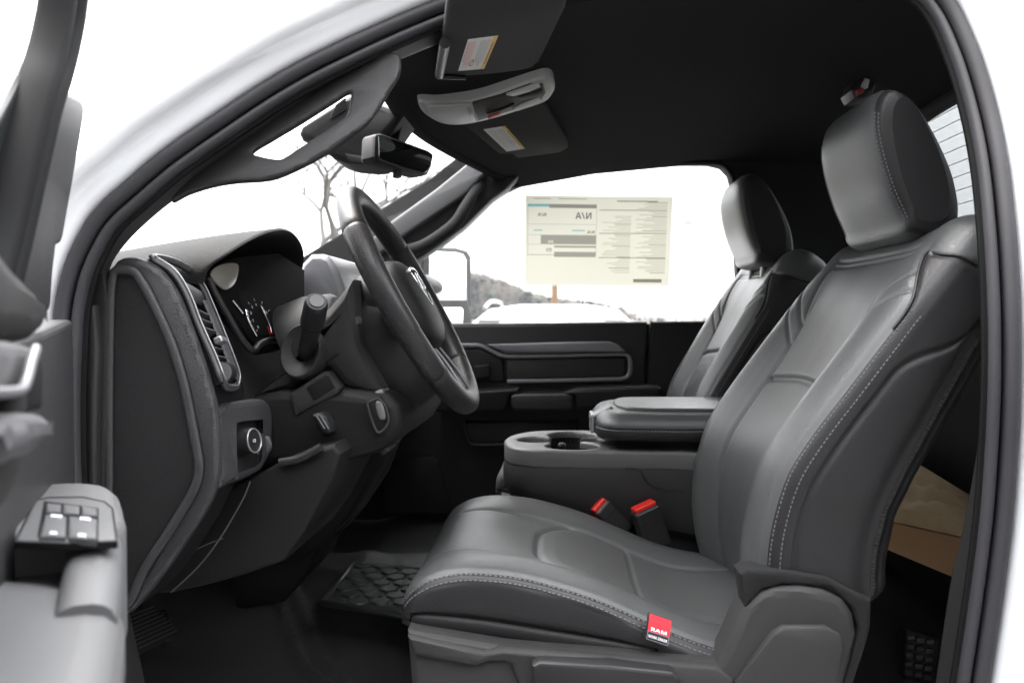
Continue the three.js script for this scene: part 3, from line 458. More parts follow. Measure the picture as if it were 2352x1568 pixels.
{
  // end of the dash at the open door
  const rimPx = [[238, 1398], [236, 1000], [238, 700], [252, 620], [268, 596], [300, 589], [345, 604], [378, 634], [408, 682], [437, 754], [466, 838], [486, 907], [497, 962], [501, 1040], [499, 1095], [484, 1148], [440, 1222], [372, 1320], [308, 1398], [280, 1414]];
  const endBody = part(dashboard, 'dash_end', slab(rimPx, 0.955, 0.972, { bevel: 0.0075, n: 120, seg: 6 }), M.grain);
  part(dashboard, 'dash_lower_end', slab([[240, 890], [476, 893], [478, 960], [480, 1040], [479, 1095], [470, 1147], [434, 1222], [370, 1320], [308, 1396], [240, 1398]], 0.967, 1.085, { bevel: 0.004 }), M.plastic);
  part(dashboard, 'vent_housing', slab([[250, 640], [320, 625], [352, 660], [395, 760], [430, 850], [445, 892], [240, 896]], 0.968, 1.08, { bevel: 0.002 }), M.black);
  const cov = [[247, 1380], [244, 1000], [247, 720], [253, 632], [264, 615], [300, 618], [327, 635], [350, 674], [380, 742], [405, 802], [430, 887], [450, 985], [462, 1052], [463, 1086], [449, 1130], [400, 1212], [340, 1312], [292, 1390], [270, 1396]];
  const cover = part(dashboard, 'end_cover', slab(cov, 0.9525, 0.96, { bevel: 0.002, n: 120 }), M.coverPanel, { label: 'flat grained cover panel on the end of the dashboard' });
  part(cover, 'cover_rim', sweep(cov.map(p => at(p[0] + (p[0] > 300 ? -7 : 5), p[1] + (p[1] > 1300 ? -8 : p[1] < 700 ? 5 : 0), 0.951)), [[-0.006, -0.002], [-0.005, 0.0025], [-0.002, 0.004], [0.002, 0.004], [0.005, 0.0025], [0.006, -0.002]], { n: 140, closed: true }), M.grain);
  part(cover, 'cover_gap', sweep(cov.map(p => at(p[0] + (p[0] > 300 ? 1.5 : -1), p[1], 0.9535)), ring(0.0018, 8), { n: 160, closed: true }), M.black);
  part(dashboard, 'dash_core', slab([[250, 640], [-120, 600], [-120, 1300], [250, 1390]], 0.99, 1.08, { bevel: 0.004 }), M.dash);
  part(dashboard, 'dash_core', extrude([[-0.55, 1.535], [-0.5, 1.49], [-0.45, 1.425], [-0.425, 1.39], [-0.42, 1.3], [-0.46, 1.21], [-0.6, 1.16], [-0.95, 1.2], [-0.95, 1.53]], 0.42, 0.01).translate(0, 0, -1.075), M.dash);
  part(dashboard, 'dash_core', extrude([[-0.5, 1.565], [-0.455, 1.555], [-0.42, 1.5], [-0.4, 1.42], [-0.42, 1.3], [-0.46, 1.2], [-0.6, 1.15], [-0.95, 1.2], [-0.95, 1.55]], 0.6, 0.012).translate(0, 0, -1.82), M.dash);
  // side air vent between silver rails
  const Lp = curve([[352, 592], [398, 624], [430, 674], [458, 745], [488, 812], [504, 852], [514, 880]].map(p => at(...p, 0.968)), 60), Rp = curve([[436, 620], [462, 652], [482, 694], [510, 762], [535, 826], [546, 860], [546, 880]].map(p => at(...p, 1.072)), 60);
  const vent = part(dashboard, 'air_vent', sheet(Lp.map((a, i) => { const b = Rp[i], r = [], dx = V(-0.035, -0.01, 0); r.push(a.clone(), a.clone().add(dx)); for (let k = 1; k < 4; k++) r.push(a.clone().lerp(b, k / 4).add(dx)); r.push(b.clone().add(dx), b.clone()); return r; })), M.black, { label: 'upright side air vent with silver surround' });
  const loopP = [...Lp.filter((_, i) => i % 4 === 0), at(518, 886, 0.985), at(532, 889, 1.02), at(543, 886, 1.06), ...Rp.filter((_, i) => i % 4 === 0).reverse(), at(400, 600, 1.03), at(362, 590, 0.99)];
  part(vent, 'vent_surround', sweep(loopP, [[-0.0048, -0.003], [-0.0042, 0.0012], [0, 0.0018], [0.0042, 0.0012], [0.0048, -0.003]], { n: 150, closed: true, up: V(0.88, 0.35, 0.3).normalize() }), M.ventGrey);
  part(vent, 'vent_cheek', sheet(Rp.slice(18, 58).map((b, i) => { const a = Lp[18 + i]; return [b.clone(), b.clone().lerp(a, 0.14), b.clone().lerp(a, 0.17).add(V(-0.006, 0, 0))].map(p => p.add(V(0.0006, 0, 0))); })), M.ventGrey);
  part(vent, 'vent_chrome', sweep(loopP.map(p => p.clone().add(V(0.003, 0.002, 0.001))), ring(0.0011, 8), { n: 150, closed: true, up: V(0.9, 0.3, 0.3) }), M.silver);
  for (const k of [26, 30, 34, 43, 47, 51]) { const a = Lp[k], b = Rp[k]; const d = b.clone().sub(a).normalize(), n = V(0.8, 0.5, 0.1); part(vent, 'slat', rbox(a.distanceTo(b) - 0.006, 0.0022, 0.02, 0.001, frame(a.clone().lerp(b, 0.5).add(V(-0.013, -0.003, 0)), d, V(-0.4, 0.9, 0))), M.grey); }
  part(vent, 'vent_blind', sheet([Lp[10], Lp[13], Lp[16], Lp[20]].map((a, i) => { const b = [Rp[10], Rp[13], Rp[16], Rp[20]][i]; return [a.clone(), a.clone().lerp(b, 0.5), b.clone()].map(p => p.add(V([-0.012, -0.004, -0.004, -0.014][i], 0, 0))); })), M.grey);
  part(vent, 'vent_tab', rbox(0.03, 0.009, 0.012, 0.003, frame(Lp[39].clone().lerp(Rp[39], 0.62).add(V(0.002, 0, 0)), Rp[39].clone().sub(Lp[39]).normalize(), V(-0.4, 0.9, 0))), M.silver);
  { const c = Lp[55].clone().lerp(Rp[55], 0.4).add(V(-0.006, 0.002, 0)), ax = Rp[55].clone().sub(Lp[55]).normalize(); const w = part(vent, 'vent_wheel', cyl(c.clone().addScaledVector(ax, -0.016), c.clone().addScaledVector(ax, 0.016), 0.013, 0.013, 28), M.grey); for (let k = 0; k < 9; k++) part(w, 'wheel_rib', cyl(c.clone().addScaledVector(ax, -0.014 + k * 0.0035), c.clone().addScaledVector(ax, -0.0125 + k * 0.0035), 0.0137, 0.0137, 28), M.satin); }
  // hood over the instruments
  const arch = [[462, 652, 1.068], [474, 616, 1.072], [520, 581, 1.095], [570, 549, 1.14], [615, 529, 1.2], [650, 525, 1.28], [676, 539, 1.36], [692, 567, 1.425], [695, 598, 1.455], [687, 632, 1.465], [672, 652, 1.465]];
  const ar = curve(arch.map(p => at(...p)), 60), rows = [];
  const fwd = ar.map((p, i) => { const t = i / 59; return V(-0.95, 1.548 + 0.012 * Math.sin(Math.PI * t), -lerp(1.0, 1.56, t)); });
  const cen = V(-0.44, 1.56, -1.26);
  for (const [k, inn] of [[0.30, 0.024], [0.16, 0.018], [0.06, 0.013], [0.014, 0.0095], [0, 0.007], [-0.006, 0.003]]) rows.push(ar.map((p, i) => { const d = cen.clone().sub(p); d.x = 0; d.normalize(); return p.clone().addScaledVector(d, inn).add(V(-k * 0.42, 0, 0)); }));
  rows.push(ar.map(p => p.clone().add(V(0, 0.0005, 0))));
  for (let k = 1; k <= 24; k++) { const s = (k / 24) ** 1.35; rows.push(ar.map((p, i) => { const q = p.clone().lerp(fwd[i], s); q.y = lerp(p.y, fwd[i].y, sstep(0, 1, s) * 0.55 + s * 0.45); q.y = Math.max(q.y, lerp(p.y, 1.553, sstep(0, 0.18, s))); return q; })); }
  part(dashboard, 'instrument_hood', sheet(rows.slice(5)), M.dashTop, { label: 'arched grained hood over the instruments' });
  part(dashboard, 'hood_lining', sheet(rows.slice(0, 6)), M.deep);
  part(dashboard, 'dash_top', new THREE.BoxGeometry(0.5, 0.02, 0.95).translate(-0.72, 1.552, -1.94), M.dashTop); part(dashboard, 'dash_top', new THREE.BoxGeometry(0.48, 0.02, 0.12).translate(-0.77, 1.548, -1.02), M.dashTop);
  // instruments
  const co = at(590, 700, 1.2), cn = V(0.92, 0.36, 0.16).normalize();
  const clus = part(dashboard, 'instrument_panel', facing(co, cn, [[466, 655], [480, 618], [540, 590], [640, 580], [700, 620], [700, 760], [650, 800], [610, 806], [572, 772], [520, 700]], 0.02, { bevel: 0.003 }), mat(0.005, 0.85, { specularIntensity: 0.25 }), { label: 'black instrument panel with gauges' });
  const o2 = co.clone().addScaledVector(cn, 0.0015), print = canvasTex(512, 512, (g, w, h) => { g.fillStyle = '#040405'; g.fillRect(0, 0, w, h); g.strokeStyle = '#d8d8dc'; g.fillStyle = '#d8d8dc'; g.lineWidth = 7; g.font = 'bold 44px sans-serif'; g.textAlign = 'center'; g.textBaseline = 'middle';
    for (let k = 0; k <= 6; k++) { const a = Math.PI * (0.72 + k * 0.19); g.beginPath(); g.moveTo(256 + 225 * Math.cos(a), 300 + 225 * Math.sin(a)); g.lineTo(256 + 190 * Math.cos(a), 300 + 190 * Math.sin(a)); g.stroke(); g.fillText(String(k), 256 + 150 * Math.cos(a), 300 + 150 * Math.sin(a)); }
    g.strokeStyle = '#d21414'; g.lineWidth = 22; g.beginPath(); g.moveTo(330, 400); g.lineTo(330, 500); g.stroke(); g.beginPath(); g.moveTo(372, 400); g.lineTo(372, 500); g.stroke(); });
  const gq = [[545, 668], [612, 672], [645, 772], [575, 768]].map(p => onPlane(p[0], p[1], o2, cn));
  part(clus, 'gauge_face', quadSheet(...gq, 2, 2), mat(1, 0.75, { map: print, specularIntensity: 0.3 }));
  for (const pts of [[[562, 712], [568, 735], [578, 755], [588, 772]], [[598, 705], [608, 725], [617, 745], [622, 765]], [[532, 690], [540, 700], [550, 712], [556, 720]]]) part(clus, 'gauge_ring', tube(pts.map(p => onPlane(p[0], p[1], o2, cn).addScaledVector(cn, 0.001)), 0.0022, { n: 24, m: 8 }), M.chrome);
  const lens = part(clus, 'lens_reflection', facing(co.clone().addScaledVector(cn, 0.006), cn, [[484, 630], [505, 608], [546, 606], [543, 642], [530, 660], [512, 662]], 0.003, { bevel: 0.001, n2: 40 }), mat([0.3, 0.29, 0.25], 0.15), { label: 'beige patch painted as a reflection in the gauge lens' });  // beige colour stands in for a reflection in the cluster lens
  part(dashboard, 'instrument_bezel', tube([[478, 640, 1.09], [492, 672, 1.09], [522, 725, 1.1], [552, 775, 1.11], [575, 803, 1.12], [585, 804, 1.13], [597, 790, 1.15], [620, 781, 1.17], [640, 781, 1.19]].map(p => at(...p)), 0.005, { n: 60, m: 10 }), M.satin);
  // middle of the dash: pale panel and vent next to the hood
  const mid = part(dashboard, 'centre_stack', slab([[668, 668], [690, 606], [712, 583], [738, 582], [758, 592], [778, 625], [800, 690], [832, 760], [900, 860], [920, 900], [930, 985], [880, 1012], [860, 1042], [810, 1110], [770, 1110], [700, 900], [660, 760]], 1.475, 1.83, { bevel: 0.014, seg: 6 }), M.silverSoft, { label: 'satin grey centre stack beside the steering wheel' });
  part(mid, 'stack_vent', facing(at(790, 630, 1.62), V(0.9, 0.35, 0.1), [[758, 606], [815, 603], [835, 670], [785, 676]], 0.03, { bevel: 0.003 }), M.black);
  part(mid, 'vent_rail', tube([[752, 590, 1.49], [768, 622, 1.49], [792, 690, 1.49]].map(p => at(...p)), 0.004, { n: 20 }), M.silver);
  for (let k = 0; k < 3; k++) part(mid, 'slat', tube([at(768 + k * 9, 622 + k * 17, 1.6), at(822 + k * 6, 620 + k * 17, 1.72)], 0.0016, { n: 4, m: 6 }), M.satin);
  part(mid, 'switch_row', slab([[908, 906], [940, 898], [952, 984], [916, 992]], 1.468, 1.7, { bevel: 0.004 }), M.silver);
  part(mid, 'switch_shadow_slab', slab([[890, 884], [935, 876], [942, 900], [905, 909]], 1.462, 1.7, { bevel: 0.006 }), M.satin);  // dark slab put in as a shadow above the switch row
  for (const q of [[[914, 936], [926, 932], [930, 948], [918, 953]], [[930, 955], [949, 948], [952, 968], [936, 974]], [[912, 958], [926, 954], [930, 978], [917, 982]]]) part(mid, 'switch', slab(q, 1.46, 1.5, { bevel: 0.002 }), M.gloss);
}
{ // light switch pod
  const o = at(560, 1010, 1.03), n = V(0.965, 0.16, 0.2).normalize(), oi = o.clone().addScaledVector(n, -0.012);
  const outer = [[499, 945], [514, 926], [560, 918], [606, 914], [624, 932], [630, 968], [626, 1034], [611, 1068], [590, 1087], [550, 1102], [516, 1120], [506, 1114], [499, 1045]], inner = [[540, 955], [605, 948], [612, 960], [611, 1040], [600, 1078], [546, 1106], [536, 1092], [533, 980]];
  const pod = part(dashboard, 'switch_pod', facing(o, n, outer, 0.05, { bevel: 0.009, holes: [inner], n2: 90 }), M.grain, { label: 'headlight switch pod with round knob' });
  part(pod, 'pod_floor', facing(oi, n, inner, 0.01, { bevel: 0.001 }), M.satin);
  const c = onPlane(552, 1016, oi, n), e = c.clone().addScaledVector(n, 0.02);
  const knob = part(pod, 'light_knob', cyl(c, e, 0.0185, 0.0165, 40), M.satin);
  part(knob, 'knob_ring', new THREE.TorusGeometry(0.0152, 0.0011, 8, 44).applyMatrix4(frame(e.clone().addScaledVector(n, 0.0004), V(0, 1, 0).cross(n).normalize(), n.clone().cross(V(0, 1, 0).cross(n)).normalize())), M.silver);
  const mark = (w, h, draw) => mat(1, 0.5, { map: canvasTex(w, h, (g, a, b) => { g.fillStyle = '#101011'; g.fillRect(0, 0, a, b); g.fillStyle = g.strokeStyle = '#dcdcde'; draw(g, a, b); }) });
  const u = V(0, 1, 0).cross(n).normalize(), v = n.clone().cross(u), q = (p, w, h) => quadSheet(p.clone().addScaledVector(u, -w).addScaledVector(v, h), p.clone().addScaledVector(u, w).addScaledVector(v, h), p.clone().addScaledVector(u, w).addScaledVector(v, -h), p.clone().addScaledVector(u, -w).addScaledVector(v, -h), 1, 1);
  part(knob, 'knob_print', q(e.clone().addScaledVector(n, 0.0008), 0.006, 0.004), mark(96, 64, (g) => { g.lineWidth = 7; g.beginPath(); g.arc(52, 32, 17, -1.57, 1.57); g.closePath(); g.stroke(); for (let k = 0; k < 3; k++) g.fillRect(14, 16 + k * 13, 26, 5); }));
  part(pod, 'switch_print', q(onPlane(556, 992, oi, n).addScaledVector(n, 0.0006), 0.018, 0.0045), mark(256, 64, g => { g.font = 'bold 46px sans-serif'; g.fillText('O \u2600 D \u2261', 6, 48); }));
  part(pod, 'dimmer_wheel', cyl(onPlane(596, 1022, oi, n).addScaledVector(u, -0.004), onPlane(596, 1022, oi, n).addScaledVector(u, 0.004), 0.016, 0.016, 28), M.grey);
  part(pod, 'dimmer_print', q(onPlane(588, 1022, oi, n).addScaledVector(n, 0.0008), 0.0012, 0.014), mark(16, 128, g => { g.fillRect(4, 50, 8, 70); g.fillRect(3, 10, 10, 24); }));
}
{ // lower dash: knee panel, seams, column brace, floor hump
  const knee = part(dashboard, 'knee_panel', slab([[505, 1124], [560, 1102], [600, 1085], [640, 1062], [700, 1036], [768, 1020], [784, 1042], [762, 1105], [700, 1222], [650, 1290], [560, 1322], [470, 1346], [398, 1362], [340, 1366], [400, 1290], [455, 1210]], 1.055, 1.3, { bevel: 0.008, seg: 4 }), M.plastic, { label: 'dark lower knee panel of the dashboard' });
  part(knee, 'panel_gap', [tube([[574, 1105, 1.0545], [555, 1150, 1.0545], [505, 1235, 1.0545], [455, 1300, 1.0545], [392, 1360, 1.0545]].map(p => at(...p)), 0.0011, { n: 40, m: 6 }), tube([[512, 1236, 1.0545], [470, 1252, 1.0545], [405, 1285, 1.0545]].map(p => at(...p)), 0.0008, { n: 20, m: 6 })], M.grey);
  part(knee, 'panel_lip', tube([[642, 1062, 1.05], [690, 1052, 1.05], [738, 1026, 1.05]].map(p => at(...p)), 0.0055, { n: 20, m: 10 }), M.satin);
    part(dashboard, 'column_surround', slab([[545, 918], [600, 905], [640, 896], [760, 890], [890, 902], [918, 930], [924, 985], [900, 1022], [862, 1044], [780, 1068], [640, 1078], [560, 1090]], 1.11, 1.5, { bevel: 0.02, seg: 6 }), M.plastic);
  const bz = part(dashboard, 'brake_controller', slab([[842, 922], [868, 912], [884, 930], [893, 965], [886, 985], [868, 996], [852, 985]], 1.098, 1.16, { bevel: 0.004, seg: 4 }), M.black, { label: 'trailer brake controller switch in a pale frame' });
  part(bz, 'frame_rim', tube([[842, 922, 1.097], [852, 960, 1.097], [866, 992, 1.097], [882, 986, 1.097], [892, 966, 1.097], [884, 932, 1.097], [868, 914, 1.097]].map(p => at(...p)), 0.002, { n: 50, m: 8 }), M.shield);
  part(bz, 'button', slab([[862, 924], [874, 922], [882, 940], [884, 962], [872, 964], [864, 946]], 1.094, 1.11, { bevel: 0.003, n: 30 }), M.doorGrey);
  const brace = part(dashboard, 'column_brace', slab([[776, 1048], [872, 1030], [880, 1046], [842, 1120], [800, 1190], [744, 1250], [690, 1288], [590, 1290], [680, 1210], [740, 1120]], 1.47, 1.6, { bevel: 0.008, seg: 4 }), M.plastic);
  part(dashboard, 'floor_pillar', slab([[527, 1288], [600, 1280], [735, 1250], [715, 1310], [650, 1384], [558, 1400], [536, 1394]], 1.49, 1.66, { bevel: 0.008, seg: 4 }), M.plastic);
  part(dashboard, 'lower_shelf', slab([[860, 1046], [886, 1040], [860, 1110], [800, 1200], [752, 1252], [800, 1160]], 1.6, 1.75, { bevel: 0.008 }), M.plastic);
  part(dashboard, 'glove_panel', extrude([[-0.5, 1.53], [-0.43, 1.47], [-0.4, 1.3], [-0.46, 1.18], [-0.62, 1.14], [-0.95, 1.2], [-0.95, 1.53]], 0.58, 0.02).translate(0, 0, -1.83), M.dash);
}
// ---------------------------------------------------------------- steering column and wheel
const wheelC = at(945, 690, 1.25), wa = V(0.876, 0.483, 0).normalize(), wv = V(-0.483, 0.876, 0).normalize(), wz = V(0, 0, 1);
const inWheel = (z, v, a) => wheelC.clone().addScaledVector(wz, z).addScaledVector(wv, v).addScaledVector(wa, a);
{
  const col = thing('steering_column', 'grey plastic steering column with stalk and tilt lever', 'steering column', at(720, 900, 1.25));
  const shroud = part(col, 'column_cover', slab([[806, 640], [770, 684], [742, 715], [700, 744], [655, 774], [634, 820], [628, 866], [588, 906], [640, 906], [655, 902], [738, 848], [756, 852], [786, 890], [848, 914], [874, 908], [880, 890], [830, 790], [815, 700]], 1.125, 1.375, { bevel: 0.02, seg: 7 }), M.shield, { label: 'dark grey steering column cover' });
  part(shroud, 'cover_joint', tube([[575, 918, 1.1235], [668, 848, 1.1235], [735, 838, 1.1235], [778, 812, 1.1235]].map(p => at(...p)), 0.0009, { n: 20, m: 6 }), M.black);
  const lower = part(col, 'lower_cover', slab([[650, 922], [660, 900], [742, 848], [754, 850], [786, 890], [850, 916], [846, 926], [780, 970], [704, 1022], [692, 1012], [668, 962]], 1.14, 1.38, { bevel: 0.006 }), M.deep);
  const blk = part(col, 'lever_block', slab([[662, 905], [740, 854], [752, 856], [780, 892], [776, 902], [676, 958], [666, 936]], 1.105, 1.2, { bevel: 0.007, seg: 5 }), M.shield);
  part(blk, 'blank_panel', slab([[702, 890], [748, 860], [754, 862], [769, 889], [720, 920]], 1.1035, 1.12, { bevel: 0.001 }), M.plastic);
  part(blk, 'bracket', slab([[726, 948], [760, 926], [782, 918], [780, 930], [745, 952], [730, 958]], 1.12, 1.2, { bevel: 0.003 }), M.gloss);
  const lev = part(col, 'tilt_lever', slab([[716, 958], [724, 950], [742, 952], [758, 978], [759, 994], [748, 998], [735, 992]], 1.085, 1.12, { bevel: 0.006, n: 40, seg: 4 }), M.satin);
  for (const o of [0, 9]) part(lev, 'grip_rib', tube([at(726 + o, 954, 1.084), at(745 + o, 985, 1.084)], 0.0016, { n: 4, m: 6 }), M.grey);
  part(col, 'cover_tip', rbox(0.03, 0.012, 0.06, 0.005, frame(at(870, 906, 1.15), V(0.9, 0.4, 0), V(-0.4, 0.9, 0))), M.silverSoft);
  // collar around the stalk and the stalk itself
  const sb = at(703, 808, 1.128), tip = at(727, 692, 1.03), ax = tip.clone().sub(sb).normalize();
  { const N = V(-0.25, 0.25, 0.93).normalize(), u = V(0, 1, 0).cross(N).normalize(), v = N.clone().cross(u), c = at(692, 806, 1.118), rings = [[0.034, -0.02], [0.0335, 0.002], [0.031, 0.005], [0.018, -0.004], [0.014, -0.008], [0.012, -0.01]].map(([r, h]) => ring(1, 40).map(([a, b]) => c.clone().addScaledVector(u, a * r * 0.93).addScaledVector(v, b * r * 1.15).addScaledVector(N, h)));
    const cl = part(shroud, 'stalk_collar', loft(rings), M.shield); }
  const P = s => sb.clone().lerp(tip, s), stk = [[-0.1, 0.0105], [0.05, 0.0125], [0.35, 0.0125], [0.55, 0.0135], [0.6, 0.0152], [0.62, 0.0158], [0.93, 0.0152], [0.985, 0.0138], [1, 0.0125]], u = V(1, 0, 0).cross(ax).normalize(), w = ax.clone().cross(u);
  const stalk = part(col, 'signal_stalk', loft(stk.map(([s, r]) => ring(r, 32).map(([a, b]) => P(s).addScaledVector(u, a).addScaledVector(w, b)))), M.satin, { label: 'black turn signal stalk with round end button' });
  part(stalk, 'stalk_button', merge([cyl(tip.clone().addScaledVector(ax, -0.001), tip.clone().addScaledVector(ax, 0.0022), 0.0098, 0.0092, 32)]), M.grey);
  part(stalk, 'stalk_joint', cyl(P(0.595), P(0.612), 0.0159, 0.0159, 32), M.black);
}
{
  const sw = thing('steering_wheel', 'black leather steering wheel with chrome emblem on its hub', 'steering wheel', inWheel(0, -0.19, 0));
  const R = 0.176, dots = dataTex(256, (i, j) => { const x = (i % 32) - 16, y = ((j + (Math.floor(i / 32) % 2) * 16) % 32) - 16; return Math.hypot(x, y) < 7 ? 20 : 220; }, 1 / 0.03);
  const perf = mat([0.018, 0.0175, 0.0185], 0.4, { bumpMap: dots, bumpScale: 0.0007 }), hide = mat([0.018, 0.0175, 0.0185], 0.38, { bumpMap: TX.leather, bumpScale: 0.0003 });
  const seams = [-0.72, 0.62, Math.PI - 0.62, Math.PI + 0.72];     // angles on the wheel, 0 at the driver's outer side, turning up
  const seg = (a0, a1) => { const rows = []; const n = 70; for (let i = 0; i <= n; i++) { const f = lerp(a0, a1, i / n), e = Math.min(i, n - i) / n * (a1 - a0) * R, sh = 1 - 0.09 * gs(e, 0.0022); const grip = 1 + 0.10 * gs(((Math.abs(Math.cos(f)) - 0.86)), 0.16) * (Math.sin(f) > -0.3 ? 1 : 0.3); const cr = ring(1, 36, 1, 0.9).map(([p, q]) => { const rr = p * 0.0178 * sh * grip, aa = q * 0.0165 * sh * grip; return wheelC.clone().addScaledVector(wz, Math.cos(f) * (R + rr)).addScaledVector(wv, Math.sin(f) * (R + rr)).addScaledVector(wa, aa); }); rows.push(cr); } return sheet(rows, { wrap: true }); };
  const rim = part(sw, 'rim_lower', seg(seams[3], seams[0] + 2 * Math.PI), hide);
  part(sw, 'rim_side', seg(seams[0], seams[1]), perf, { label: 'perforated leather grip of the wheel rim' }); part(sw, 'rim_upper', seg(seams[1], seams[2]), hide); part(sw, 'rim_side', seg(seams[2], seams[3]), perf);
  const st = []; for (let i = 0; i < 260; i++) { const f = i / 260 * 2 * Math.PI, c = R - 0.0178; st.push(new THREE.BoxGeometry(0.0022, 0.0006, 0.0008).applyMatrix4(frame(inWheel(Math.cos(f) * c, Math.sin(f) * c, 0.0), V(0, 0, 1).multiplyScalar(-Math.sin(f)).addScaledVector(wv, Math.cos(f)), wa))); }
  part(sw, 'rim_stitching', st, M.thread, { kind: 'stuff' });
  // spokes, hub pad, housing behind
  const bar = (z0, v0, z1, v1, w, name, mm) => { const p = inWheel(z0, v0, -0.03), q = inWheel(z1, v1, -0.004); return part(sw, name, sweep([p, p.clone().lerp(q, 0.5).addScaledVector(wa, -0.004), q], ring(w, 18, 0.011, 0.7), { n: 16, up: wa }), mm); };
  bar(0.05, -0.02, R, -0.03, 0.026, 'spoke', M.satin); bar(-0.05, -0.02, -R, -0.03, 0.026, 'spoke', M.satin); 
  const lowSp = bar(0, -0.05, 0, -R, 0.03, 'spoke', M.satin);
  part(lowSp, 'spoke_trim', sweep([inWheel(0.022, -0.06, -0.006), inWheel(0.024, -0.11, 0.004), inWheel(0.03, -0.158, 0.008)], ring(0.003, 10, 0.0025), { n: 16, up: wa }), M.silverSoft); part(lowSp, 'spoke_trim', sweep([inWheel(-0.022, -0.06, -0.006), inWheel(-0.024, -0.11, 0.004), inWheel(-0.03, -0.158, 0.008)], ring(0.003, 10, 0.0025), { n: 16, up: wa }), M.silverSoft);
  const pad = []; for (const [s, k] of [[-0.045, 0.98], [-0.02, 1], [0.0, 0.97], [0.012, 0.88], [0.02, 0.7], [0.0245, 0.4], [0.0255, 0.02]]) pad.push(ring(1, 48, 1, 0.75).map(([a, b]) => inWheel(a * 0.092 * k, -0.008 + b * 0.078 * k, s)));
  const hub = part(sw, 'hub_pad', loft(pad), M.plastic, { label: 'dark domed airbag pad of the steering wheel' });
  // chrome emblem: horned head in a shield outline
  const E = (z, v, a = 0.024) => inWheel(z, v + 0.012, a - 0.9 * (z * z + v * v));
  const em = part(hub, 'emblem', [sweep([E(0, 0.03), E(0.022, 0.026), E(0.026, 0.006), E(0.014, -0.02), E(0, -0.032), E(-0.014, -0.02), E(-0.026, 0.006), E(-0.022, 0.026)], ring(0.0026, 8, 0.003), { n: 60, closed: true, up: wa }),
    ...[1, -1].map(s => sweep([E(s * 0.003, 0.018), E(s * 0.012, 0.02), E(s * 0.018, 0.01), E(s * 0.016, -0.002), E(s * 0.009, -0.004)], ring(0.0036, 8, 0.003), { n: 24, up: wa })), sweep([E(0, 0.016), E(0, 0.0), E(0, -0.02)], ring(0.0058, 8, 0.004), { n: 16, up: wa, scale: t => 1.1 - 0.7 * t })], M.chrome);
  const hs = []; for (const [s, k] of [[-0.022, 0.9], [-0.03, 1], [-0.06, 1.05], [-0.085, 1.02], [-0.1, 0.94], [-0.112, 0.8], [-0.16, 0.62]]) hs.push(ring(1, 48, 1, 0.8).map(([a, b]) => inWheel(a * 0.098 * k, -0.045 + b * 0.098 * k, s)));
  const house = part(sw, 'hub_housing', loft(hs), mat([0.018, 0.018, 0.019], 0.5, { specularIntensity: 0.6 }));
  part(house, 'screw_cap', cyl(at(822, 736, 1.14), at(822, 736, 1.144).add(V(0, 0, 0.012)), 0.006, 0.0055, 16), M.grey);
  part(sw, 'collar', loft([[-0.1, 0.062], [-0.105, 0.07], [-0.14, 0.085], [-0.18, 0.09]].map(([s, r]) => ring(r, 36).map(([a, b]) => inWheel(a * 1.25, 0.0 + b, s)))), M.plastic);
}

